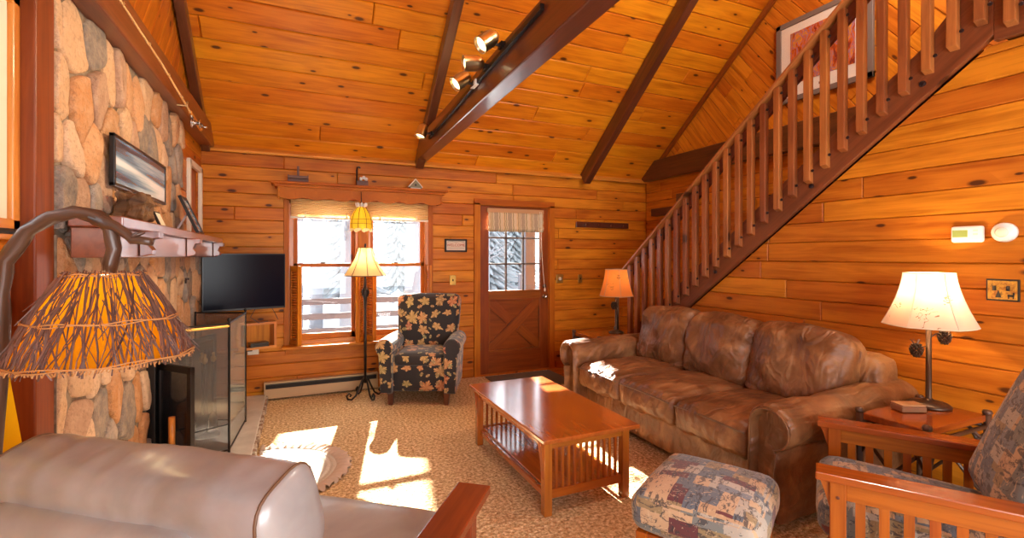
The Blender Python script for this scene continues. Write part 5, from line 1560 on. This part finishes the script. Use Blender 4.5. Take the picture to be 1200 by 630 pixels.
# ================================================================== LIGHT
wd = bpy.data.worlds.new('World'); bpy.context.scene.world = wd; wd.use_nodes = True
bg = wd.node_tree.nodes['Background']; bg.inputs[0].default_value = (.86, .93, 1.0, 1); bg.inputs[1].default_value = 3.2
def light(name, typ, loc, energy, col=(1,1,1), **kw):
    L = bpy.data.lights.new(name, typ); L.energy = energy; L.color = col
    rot = kw.pop('rot', None); dv = kw.pop('dir', None)
    for k, v in kw.items(): setattr(L, k, v)
    o = bpy.data.objects.new(name, L); C.objects.link(o); o.location = loc
    if dv is not None: o.rotation_euler = Vector(dv).to_track_quat('-Z', 'Y').to_euler()
    return o
light('sun', 'SUN', (0, 10, 8), 46, (1, .93, .82), dir=(-.19, -1, -.57), angle=R(.8))
# portals for back window pair and door; two unseen rear fill lights added
for nm, px_, pz_, sx_, sz_ in (('portal_window', (WX0+WX1)/2, 1.28, 1.40, 1.44), ('portal_door', 2.435, 1.5, .72, .96)):
    o = light(nm, 'AREA', (px_, YB+.12, pz_), 1, dir=(0, -1, 0), shape='RECTANGLE', size=sx_, size_y=sz_); o.data.cycles.is_portal = True
light('rear_fill_left', 'AREA', (.27, YR-.15, 1.5), 40, (1, .97, .93), dir=(.05, 1, .12), shape='RECTANGLE', size=1.5, size_y=1.7)
light('rear_fill_right', 'AREA', (2.1, YR-.15, 1.5), 40, (1, .97, .93), dir=(.05, 1, .12), shape='RECTANGLE', size=1.5, size_y=1.7)
# lamps
warm = (1, .66, .32)
light('twig_lamp_bulb', 'POINT', (L0.x, L0.y, ZT-.10), 20, (1, .62, .22), shadow_soft_size=.03)
light('near_lamp_bulb', 'POINT', (lx, ly, 1.24), 17, (1, .78, .42), shadow_soft_size=.03)
light('far_lamp_bulb', 'POINT', (3.13, 4.28, 1.17), 6, warm, shadow_soft_size=.03)
light('floor_lamp_bulb', 'POINT', (.60, 5.02, 1.40), 10, (1, .76, .42), shadow_soft_size=.03)
light('pendant_bulb', 'POINT', (.573, 5.12, 1.84), 1.5, (1, .72, .3), shadow_soft_size=.02)
for p, dv in spots: light('track_spot', 'SPOT', p, 30, (1, .80, .5), dir=dv, spot_size=R(95), spot_blend=.8, shadow_soft_size=.03)

light('loft_fill', 'POINT', (3.3, 1.6, 4.1), 75, (1, .92, .78), shadow_soft_size=.15)  # unseen fill light added to brighten the gable and its picture
# ================================================================== CAMERA
cam = bpy.data.cameras.new('camera'); co = bpy.data.objects.new('camera', cam); C.objects.link(co)
co.location = (0, 0, 1.44); co.rotation_euler = (R(90), 0, -math.atan(248/560))
cam.sensor_width = 36; cam.lens = 560/1200*36; cam.shift_y = -15/1200; cam.clip_start = .02
sc = bpy.context.scene; sc.camera = co
sc.view_settings.view_transform = 'Standard'; sc.view_settings.look = 'None'; sc.view_settings.gamma = 1
sc.view_settings.use_curve_mapping = False; sc.view_settings.exposure = .70
